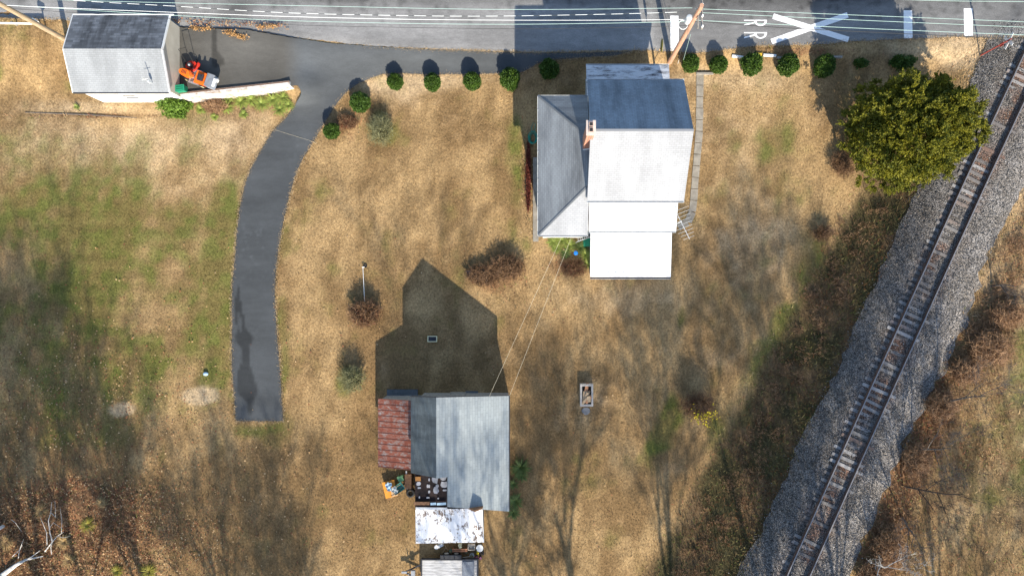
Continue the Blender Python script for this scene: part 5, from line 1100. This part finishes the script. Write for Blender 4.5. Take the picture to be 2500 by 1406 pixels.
# ------------------------------------------------------------------ trailer
zb = .62; tl = thing('flatbed_trailer', 'plank-bed trailer with drawbar at the lower edge of the photo below the barn', 'trailer', G(1098, 1395))
c0 = P(1028, 1363, zb + .05); c1 = P(1168, 1370, zb + .05); hw = 2.15
mb = MB(); L_ = c1.x - c0.x; npl = 9
for k in range(npl):
    y = c0.y - .12 - (hw - .24) * (k + .5) / npl; mb.box(((c0.x + c1.x) / 2, y, zb), (L_ - .14, (hw - .24) / npl - .012, .05))
mb.build('plank_bed', M['planks'], tl)
mb = MB()
for y in (c0.y - .05, c0.y - hw + .05): mb.box(((c0.x + c1.x) / 2, y, zb + .02), (L_, .1, .22))
for x in (c0.x + .04, c1.x - .04): mb.box((x, c0.y - hw / 2, zb + .02), (.1, hw - .22, .22))
mb.build('frame', M['dark'], tl)
mb = MB()
for k in range(6):
    x = c0.x + .2 + (L_ - .4) * k / 5; mb.box((x, c0.y + .03, zb + .18), (.05, .05, .3))
mb.bar((c0.x + .1, c0.y + .03, zb + .34), (c1.x - .1, c0.y + .03, zb + .34), .05, .05); mb.build('side_rail', M['dark'], tl)
mb = MB(); mb.box((c1.x - .75, c0.y - hw / 2, zb + .12), (.9, hw - .4, .03)); mb.build('ramp_plate', simple('ramp_steel', (.14, .16, .19), .6), tl)
for s in (0, 1):
    y = c0.y + .16 if s == 0 else c0.y - hw - .16
    mb = MB(); mb.box((c0.x + L_ * .52, y, zb + .12), (1.5, .28, .05)); mb.box((c0.x + L_ * .52 - .77, y, zb - .02), (.05, .28, .28)); mb.box((c0.x + L_ * .52 + .77, y, zb - .02), (.05, .28, .28)); mb.build('fender', M['dark'], tl)
    for x in (-.37, .37):
        mb = MB(); xx = c0.x + L_ * .52 + x; mb.tube([(xx, y - .1, .32), (xx, y + .1, .32)], .32, 18); wh = mb.build('wheel', M['black'], tl); mb = MB(); mb.tube([(xx, y - .11, .32), (xx, y + .11, .32)], .17, 12); mb.build('rim', M['galv'], wh)
hp = P(992, 1386, .5); mb = MB(); mb.bar((c0.x + .3, c0.y - .35, zb - .1), (hp.x, hp.y - .25, .48), .09, .1); mb.bar((c0.x + .3, c0.y - hw + .35, zb - .1), (hp.x, hp.y - .38, .48), .09, .1); mb.build('drawbar', M['dark'], tl)
mb = MB(); mb.box((hp.x - .15, hp.y - .3, .52), (.4, .14, .14)); mb.cyl((hp.x + .25, hp.y - .3, .1), .04, .9, 8); mb.box((hp.x + .55, hp.y - .3, .66), (.3, .4, .2)); mb.build('coupler', M['grey'], tl)

# ------------------------------------------------------------------ clutter by the barn
def tg(mb, nm, mt, v, lb, cat, grp=None): return tag(mb.build(nm, mt, loc=v), lb, cat, grp)
v = G(955, 1190); b2 = thing('folding_table', 'tilted amber wooden board with a pale blue cloth left of the barn', 'board', v); Mz = Matrix.Rotation(R(14), 3, 'Z')
mb = MB(); mb.box(v + Vector((0, 0, .38)), (.95, 1.25, .04), M=Mz); mb.build('top', M['amber'], b2)
mb = MB(); mb.box(v + Mz @ Vector((.25, -.4, 0)) + Vector((0, 0, .402)), (.45, .4, .02), M=Mz); mb.build('bare_patch', M['wood_tan'], b2)
for s in (-1, 1):
    for e in (-1, 1): mb = MB(); mb.tube([v + Mz @ Vector((s * .42, e * .55, .37)), v + Mz @ Vector((s * .42, e * .55, 0))], .02, 6); mb.build('leg', M['wood_brown'], b2)
def cloth(v, w_, h_, mt, nm, lb, cat, z=.42, rz=.3, amp=.07, grp=None):
    n = 10; vs = []; fs = []; Mz = Matrix.Rotation(rz, 3, 'Z')
    for i in range(n + 1):
        for j in range(n + 1):
            u, q_ = i / n - .5, j / n - .5; p = Vector((u * w_ * (1 + .25 * math.sin(7 * q_)), q_ * h_ * (1 + .2 * math.cos(9 * u)), amp * (math.sin(9 * u + 5 * q_) + math.cos(13 * q_ - 4 * u)) * .6 + amp * 1.4)); vs.append(v + Mz @ p + Vector((0, 0, z)))
    for i in range(n):
        for j in range(n): a = i * (n + 1) + j; fs.append((a, a + n + 1, a + n + 2, a + 1))
    mb = MB(); mb.idx(vs, fs); o = mb.build(nm, mt, loc=v, smooth=True); return tag(o, lb, cat, grp)
cloth(G(953, 1183), .42, .6, M['ltblue'], 'cloth', 'crumpled pale blue cloth lying on the amber board', 'cloth', .42, .2)
v = G(980, 1165); ch = thing('garden_chair', 'light green plastic chair tipped over below the rusty roof', 'chair', v)
mb = MB(); mb.box(v + Vector((0, 0, .35)), (.42, .44, .05), rz=.5); mb.build('seat', M['ltgreen'], ch); mb = MB(); mb.box(v + Vector((.05, .22, .55)), (.42, .05, .4), rz=.5); mb.build('backrest', M['ltgreen'], ch)
for s, e in ((-1, -1), (1, -1), (-1, 1), (1, 1)): mb = MB(); mb.tube([v + Vector((s * .18, e * .18, .35)), v + Vector((s * .22, e * .22, 0))], .02, 6); mb.build('leg', M['ltgreen'], ch)
v = G(976, 1187); wb = thing('wheelbarrow', 'dark green wheelbarrow with pale tarp beside the amber board', 'wheelbarrow', v); Mz = Matrix.Rotation(R(35), 3, 'Z')
mb = MB(); lo = [v + Mz @ Vector((x * .25, y * .18, .3)) for x, y in ((-1, -1), (1, -1), (1, 1), (-1, 1))]; hi = [v + Mz @ Vector((x * .45, y * .3, .58)) for x, y in ((-1, -1), (1, -1), (1, 1), (-1, 1))]; mb.idx(lo + hi, [(0, 1, 2, 3)] + [(i, (i + 1) % 4, 4 + (i + 1) % 4, 4 + i) for i in range(4)]); mb.build('tray', M['teal'], wb)
for s in (-1, 1): mb = MB(); mb.tube([v + Mz @ Vector((.4, s * .1, .3)), v + Mz @ Vector((-.9, s * .28, .5))], .02, 6); mb.build('handle', M['wood_tan'], wb)
mb = MB(); c = v + Mz @ Vector((.55, 0, .2)); mb.tube([c + Mz @ Vector((0, -.05, 0)), c + Mz @ Vector((0, .05, 0))], .2, 14); mb.build('wheel', M['black'], wb)
cloth(G(968, 1190), .4, .5, simple('tarp_grey', (.42, .46, .46), .7), 'tarp', 'pale grey tarp draped over the wheelbarrow', 'tarp', .58, .8, .05)
v = G(996, 1168); mb = MB(); mb.tube([v + Vector((-.03, .72, .5)), v + Vector((.03, -.65, .45))], .055, 10); tg(mb, 'white_pipe', M['white'], v, 'white pipe standing off the corner of the rusty roof', 'pipe')
v = G(1003, 1202); mb = MB(); mb.torus(v + Vector((0, 0, .1)), .25, .1, 'Z', 22, 8); tg(mb, 'tyre', M['black'], v, 'black tyre lying at the lower left of the torn roof', 'tyre')
v = G(1003, 1170); mb = MB(); mb.box(v + Vector((-.1, 0, .3)), (.5, 1.1, .6)); tg(mb, 'crate', M['wood_brown'], v, 'dark wooden crate under the white pipe', 'crate')
# below the white annex
v = G(1067, 1331); mb = MB(); mb.tube([v, v + Vector((0, 0, .34)), v + Vector((0, 0, .36)), v + Vector((0, 0, .35)), v + Vector((0, 0, .3))], [.12, .15, .16, .13, .13], 14); tg(mb, 'bucket', M['white'], v, 'white bucket below the left part of the peeling roof', 'bucket')
v = G(1077, 1327); mb = MB(); mb.box(v + Vector((0, 0, .2)), (.4, .22, .4), rz=.5); mb.box(v + Vector((0, 0, .41)), (.3, .14, .02), rz=.5); tg(mb, 'heater_box', M['galv'], v, 'pale metal box beside the white bucket', 'box')
v = G(1124, 1338); be = thing('garden_bench', 'long brown wooden bench below the peeling roof', 'bench', v)
mb = MB(); mb.box(v + Vector((0, .08, .42)), (1.15, .09, .04)); mb.box(v + Vector((0, -.06, .42)), (1.15, .09, .04)); mb.build('seat', simple('bench_brown', (.42, .19, .1), .8), be)
for x in (-.5, .5): mb = MB(); mb.box(v + Vector((x, 0, .2)), (.07, .28, .4)); mb.build('leg', M['wood_brown'], be)
v = G(1124, 1327); mb = MB(); mb.cyl(v, .14, .35, 12); mb.box(v + Vector((.05, -.1, .4)), (.2, .12, .08), rz=.5); tg(mb, 'paint_can', M['cream'], v, 'cream can behind the brown bench', 'can')
v = G(1152, 1331); cr = thing('storage_crate', 'pale rectangular crate filled with stones', 'crate', v); mb = MB()
for x, y, a, b_ in ((0, .2, .52, .04), (0, -.2, .52, .04), (-.25, 0, .04, .36), (.25, 0, .04, .36)): mb.box(v + Vector((x, y, .2)), (a, b_, .38))
mb.box(v + Vector((0, 0, .1)), (.46, .36, .2)); mb.build('body', simple('crate_cream', (.52, .46, .38), .8), cr)
mb = MB(); [mb.ball(v + Vector((random.uniform(-.18, .18), random.uniform(-.13, .13), .25)), .06, 6, 4) for _ in range(14)]; mb.build('stones', M['concrete'], cr)
v = G(1172, 1334); tb = thing('round_tub', 'round grey tub holding bright red things', 'tub', v); mb = MB(); mb.tube([v, v + Vector((0, 0, .3)), v + Vector((0, 0, .33)), v + Vector((0, 0, .28)), v + Vector((0, 0, .12))], [.22, .26, .27, .23, .2], 18); mb.build('body', M['galv'], tb)
mb = MB(); [mb.ball(v + Vector((random.uniform(-.1, .1), random.uniform(-.1, .1), .24)), .07, 6, 4) for _ in range(7)]; mb.build('contents', M['red'], tb)
random.seed(3)
for i, (x, y, r_, pm, fm, lb) in enumerate([(1153, 1352, .17, 'galv', 'greyshrub', 'wide grey pot left in the flower pot group'), (1166, 1345, .12, 'dark', 'yleaf', 'pot with yellow flowers at the top of the pot group'), (1178, 1347, .15, 'black', 'barkd', 'black empty pot right in the pot group'), (1164, 1357, .12, 'dark', 'purple', 'pot with purple flowers in the middle of the pot group'), (1173, 1358, .12, 'dark', 'purple', 'pot with purple and white flowers right of the middle of the pot group'), (1139, 1343, .1, 'teal', 'greyshrub', 'little green pot left above the pot group'), (1101, 1342, .12, 'teal', 'greyshrub', 'small green-grey pot left of the brown bench')]):
    v = G(x, y); o = thing('flower_pot', lb, 'pot', v, 'flower pots below the annex'); mb = MB(); mb.tube([v, v + Vector((0, 0, .22)), v + Vector((0, 0, .24)), v + Vector((0, 0, .2))], [r_ * .75, r_, r_ * 1.08, r_ * .85], 14); mb.build('pot', M[pm], o)
    mb = MB()
    for k in range(14): a = random.random() * 6.28; q_ = v + Vector((math.cos(a) * r_ * .9 * random.random(), math.sin(a) * r_ * .9 * random.random(), .25 + random.random() * .12)); mb.ball(q_, .045, 5, 3)
    mb.build('flowers', M[fm] if fm != 'purple' or k % 2 else M['purple'], o)
for i, (x, y, a, l, lb) in enumerate([(1085, 1341, 60, .5, 'pale stick lying left of the bench'), (1090, 1336, 120, .5, 'crossed pale stick lying left of the bench'), (1140, 1358, 10, .6, 'white stick lying between trailer and pots')]):
    v = G(x, y); d = Vector((math.cos(R(a)), math.sin(R(a)), 0)) * l / 2; mb = MB(); mb.tube([v - d + Vector((0, 0, .04)), v + d + Vector((0, 0, .08))], .02, 5); tg(mb, 'stick', M['wood_tan'] if i < 2 else M['white'], v, lb, 'stick')

# ------------------------------------------------------------------ lawn objects
v = G(888, 695); o = thing('clothes_pole', 'slender white pole lying tilted on the lawn above the dark russet shrub', 'pole', v)
a, b_ = G(886, 653, .25), G(890, 735, .6); mb = MB(); mb.tube([a, b_], .02, 8); mb.build('shaft', M['white'], o); mb = MB(); mb.tube([a + Vector((-.06, .02, 0)), a + Vector((.12, .03, 0))], .03, 6); mb.build('end_fitting', M['white'], o)
v = G(892, 649); mb = MB(); mb.torus(v + Vector((0, 0, .05)), .12, .035, 'Z', 18, 6); mb.cyl(v + Vector((0, 0, .0)), .1, .03, 14); tg(mb, 'ground_pipe', M['black'], v, 'black open pipe end in the lawn beside the white pole', 'pipe')
v = G(1056, 827, 0); mb = MB()
for x, y, a, c_ in ((0, .2, .72, .05), (0, -.2, .72, .05), (-.335, 0, .05, .35), (.335, 0, .05, .35)): mb.box(v + Vector((x, y, .08)), (a, c_, .16))
fr = thing('well_frame', 'small pale yellow rectangular frame on the shaded lawn above the barn', 'frame', v); mb.build('frame', M['cream'], fr); mb = MB(); mb.box(v + Vector((0, 0, .06)), (.62, .35, .02)); mb.build('grate', M['dark'], fr)
v = G(1431, 962); fp = thing('fire_pit', 'rectangular cinder block fire pit filled with broken boards', 'fire pit', v)
mb = MB()
for x, y, a, c_ in ((0, .76, .98, .16), (0, -.76, .98, .16), (-.42, 0, .14, 1.36), (.42, 0, .14, 1.36)): mb.box(v + Vector((x, y, .3)), (a, c_, .62))
mb.build('block_wall', simple('pit_blocks', (.42, .38, .33), .95, 0, .25, 5, .4), fp); mb = MB(); mb.box(v + Vector((0, 0, .15)), (.7, 1.34, .2)); mb.build('ash', M['black'], fp)
random.seed(9)
for k in range(9):
    mb = MB(); c = v + Vector((random.uniform(-.2, .2), random.uniform(-.4, .6), .32 + k * .045)); mb.box(c, (random.uniform(.12, .32), random.uniform(.4, .95), .03), M=Matrix.Rotation(R(random.uniform(-40, 40)), 3, 'Z') @ Matrix.Rotation(R(random.uniform(-12, 12)), 3, 'X')); mb.build('broken_board', M['wood_tan'] if k % 3 else simple('orange_board%d' % k, (.5, .24, .12), .85), fp)
v = G(1430, 1003); mb = MB(); mb.prism([(v.x + .34 * math.cos(a) * random.uniform(.8, 1.1), v.y + .3 * math.sin(a)) for a in np.linspace(0, 6.0, 9)], v.z - .05, v.z + .07); tg(mb, 'flat_stone', simple('flat_stone_grey', (.2, .2, .2), .9), v, 'flat grey stone just below the fire pit', 'stone')
v = G(1147, 667); mb = MB(); mb.box(v + Vector((0, 0, .1)), (.4, .36, .3), rz=.35); mb.box(v + Vector((0, 0, .27)), (.46, .42, .04), rz=.35); tg(mb, 'stone_block', simple('reddish_stone', (.26, .18, .16), .9), v, 'reddish square block at the left end of the russet shrub clump', 'block')
v = G(504, 912); mb = MB(); mb.ball(v + Vector((0, 0, .12)), .2, 12, 8, (1, .75, .6)); tg(mb, 'blue_ball', M['ltblue'], v, 'small deflated pale blue ball on the grass left of the driveway end', 'ball')
v = G(1405, 619); mb = MB(); mb.ball(v + Vector((0, 0, .5)), .17, 16, 10); tg(mb, 'blue_ball', M['blue'], v, 'bright blue garden ball among the plants beside the rear porch', 'ball')
v = G(1428, 592); mb = MB(); mb.box(v + Vector((.15, -.05, .35)), (.55, .55, .7)); mb.box(v + Vector((.15, -.05, .72)), (.6, .6, .05)); tg(mb, 'green_box', M['green'], v, 'green box under the ladder between wing and rear porch', 'box')
v = G(1415, 585); ld = thing('ladder', 'aluminium ladder leaning between the wing and the rear porch', 'ladder', v)
A0, A1 = P(1410, 590, 1.2), P(1447, 577, 2.6); off = Vector((0, .42, 0))
for s in (0, 1): mb = MB(); mb.bar(A0 + off * s, A1 + off * s, .05, .07); mb.build('side_rail', M['galv'], ld)
for k in range(7): mb = MB(); p = A0.lerp(A1, (k + .3) / 7); mb.tube([p, p + off], .02, 6); mb.build('rung', M['galv'], ld)
mb = MB(); mb.tube([A0, Vector((A0.x - .1, A0.y, 0))], .03, 6); mb.tube([A0 + off, Vector((A0.x - .1, A0.y + .42, 0))], .03, 6); mb.build('foot', M['galv'], ld)
# garden hose
v = G(1301, 338); mb = MB(); pts = []
for k in range(90): a = k * .42; r_ = .22 + .0022 * k + .03 * math.sin(k * .7); pts.append(v + Vector((r_ * math.cos(a) * .85, r_ * math.sin(a) * 1.3, .04 + .004 * k)))
mb.tube(pts, .02, 5); mb.tube([G(1300, 325, .1), G(1297, 312, .1), G(1302, 300, .1), G(1308, 304, .1), G(1306, 315, .1), G(1302, 328, .12)], .02, 5); tg(mb, 'garden_hose', M['hose'], v, 'coiled green garden hose left of the house wing', 'hose')
# tv antenna
v = P(1652, 545, 5.2); an = thing('tv_antenna', 'pale television antenna at the right corner of the rear roofs', 'antenna', Vector((v.x, v.y, 0)))
mb = MB(); mb.tube([Vector((v.x + .1, v.y, 0)), Vector((v.x + .1, v.y, 6.3))], .03, 8); mb.build('mast', M['galv'], an)
c = Vector((v.x + .1, v.y, 6.1)); d = Vector((.45, -.9, 0)).normalized(); n = Vector((.93, .36, 0)); mb = MB(); mb.tube([c - d * .9, c + d * 1.3], .02, 6); mb.build('boom', M['galv'], an)
for k in range(9): mb = MB(); p = c + d * (-.8 + k * .25); l = .95 - .07 * k; mb.tube([p - n * l, p + n * l], .009, 5); mb.build('antenna_rod', M['galv'], an)
# paved path
pth = smooth_poly([(1709, 181), (1708, 250), (1707, 320), (1702, 380), (1697, 440), (1694, 480), (1691, 515), (1678, 545), (1655, 556)], 5); gpts = to_ground(pth); acc = 0
seg_pts = [gpts[0]]
for a, b_ in zip(gpts[:-1], gpts[1:]): pass
arr = np.array(gpts); dl = np.r_[0, np.cumsum(np.linalg.norm(np.diff(arr, axis=0), axis=1))]; tot = dl[-1]; k = int(tot / 27); pos = np.linspace(0, tot, k + 1)
pp = [Vector((np.interp(s, dl, arr[:, 0]), np.interp(s, dl, arr[:, 1]))) for s in pos]
path_mb = MB()
for i in range(k):
    a, b_ = pp[i], pp[i + 1]; d = (b_ - a).normalized(); n = Vector((-d.y, d.x)); g_ = .8; w_ = 8.5 + random.uniform(-.4, .4)
    poly = [a + d * g_ - n * w_, a + d * g_ + n * w_, b_ - d * g_ + n * w_, b_ - d * g_ - n * w_]; z = T1(a.x, a.y); path_mb.prism([((p_.x - NX) / SC, (NY - p_.y) / SC) for p_ in poly], z - .1, z + .06 + random.uniform(-.01, .01))
tag(path_mb.build('path', M['path']), kind='structure')
# strip of concrete beside the wing
mb = MB(); p0, p1_ = W(1300, 385), W(1316, 590); mb.box(((p0.x + p1_.x) / 2, (p0.y + p1_.y) / 2, .03), (.42, abs(p0.y - p1_.y), .12)); tag(mb.build('pavement', M['path']), kind='structure')
# white timber edging by the bushes
for i, (x, y, l, a, m_, lb) in enumerate([(1800, 140, .85, -8, 'white', 'white timber piece left of the third bush right of the pole'), (1878, 137, .95, -4, 'white', 'white timber piece right of the third bush right of the pole'), (1852, 134, .4, -6, 'yellow', 'short yellow timber piece beside the white timber edging'), (1903, 143, .5, -2, 'wood_grey', 'grey timber piece left of the fourth bush right of the pole'), (2040, 141, .9, 0, 'wood_grey', 'grey timber piece in the shade right of the dark bush'), (1720, 181, 1.3, 0, 'wood_grey', 'thin grey board across the top end of the paved path')]):
    v = G(x, y); mb = MB(); mb.box(v + Vector((0, 0, .08)), (l, .16, .18), rz=R(a)); mb.box(v + Vector((0, .0, .18)), (l * .9, .1, .02), rz=R(a)); tg(mb, 'timber_edging', M[m_], v, lb, 'timber', 'timber edging along the roadside bushes')
# white guard rail at the far left
v = G(40, 59); gl = thing('guard_rail', 'white horizontal rail on short posts at the left edge of the photo', 'guard rail', v); a = G(-60, 56, .55); b_ = G(98, 59, .55); mb = MB(); mb.bar(a, b_, .06, .2); mb.build('rail', M['white'], gl)
for k in range(3): mb = MB(); p = a.lerp(b_, .2 + k * .36); mb.box((p.x, p.y + .08, p.z - .35), (.1, .1, .8)); mb.build('post', M['wood_grey'], gl)
v = G(112, 66); mb_o = thing('mailbox', 'white rounded mailbox on a dark post left of the garage', 'mailbox', v); mb = MB(); mb.box(v + Vector((0, 0, .5)), (.09, .09, 1.0)); mb.build('post', M['wood_brown'], mb_o)
mb = MB(); c = v + Vector((0, -.05, 1.1)); mb.tube([c + Vector((-.2, .12, 0)), c + Vector((.2, -.12, 0))], .14, 12); mb.box(c + Vector((0, 0, -.09)), (.46, .2, .1), rz=R(-31)); mb.build('body', M['white'], mb_o)
# buried timber line left of the lawn
v = G(200, 284); mb = MB(); a, b_ = G(62, 275), G(215, 281); c_ = G(335, 288)
mb.tube([a + Vector((0, 0, .02)), b_ + Vector((0, 0, .05)), c_ + Vector((0, 0, .02))], [.03, .05, .03], 6); tg(mb, 'rotten_timber', M['bark'], v, 'long rotten timber sunk in the grass below the garage', 'timber')
# leaf heaps at the pad edge
for i, (x, y) in enumerate([(478, 70), (505, 71), (560, 80), (574, 86), (591, 93), (640, 68), (665, 66)]):
    v = G(x, y, .05, Tpad1)
    def f(k):
        p = np.stack([rng.normal(0, .22, k), rng.normal(0, .1, k), rng.uniform(0, .18, k)], 1); return p, sphere_pts(k)
    V, F = leaves(130, f, .11, .6)
    tag(nparr_obj('leaf_heap', V + np.array(v), F, M['yleaf2'] if 'yleaf2' in M else M.setdefault('yleaf2', leafmat('tan_leaf_heap', (.28, .14, .05), (.55, .33, .13), 6)), loc=v), 'small heap of tan leaves, %s along the road edge of the parking pad' % ['first', 'second', 'third', 'fourth', 'fifth', 'sixth', 'last'][i], 'leaf heap', 'leaf heaps along the parking pad')
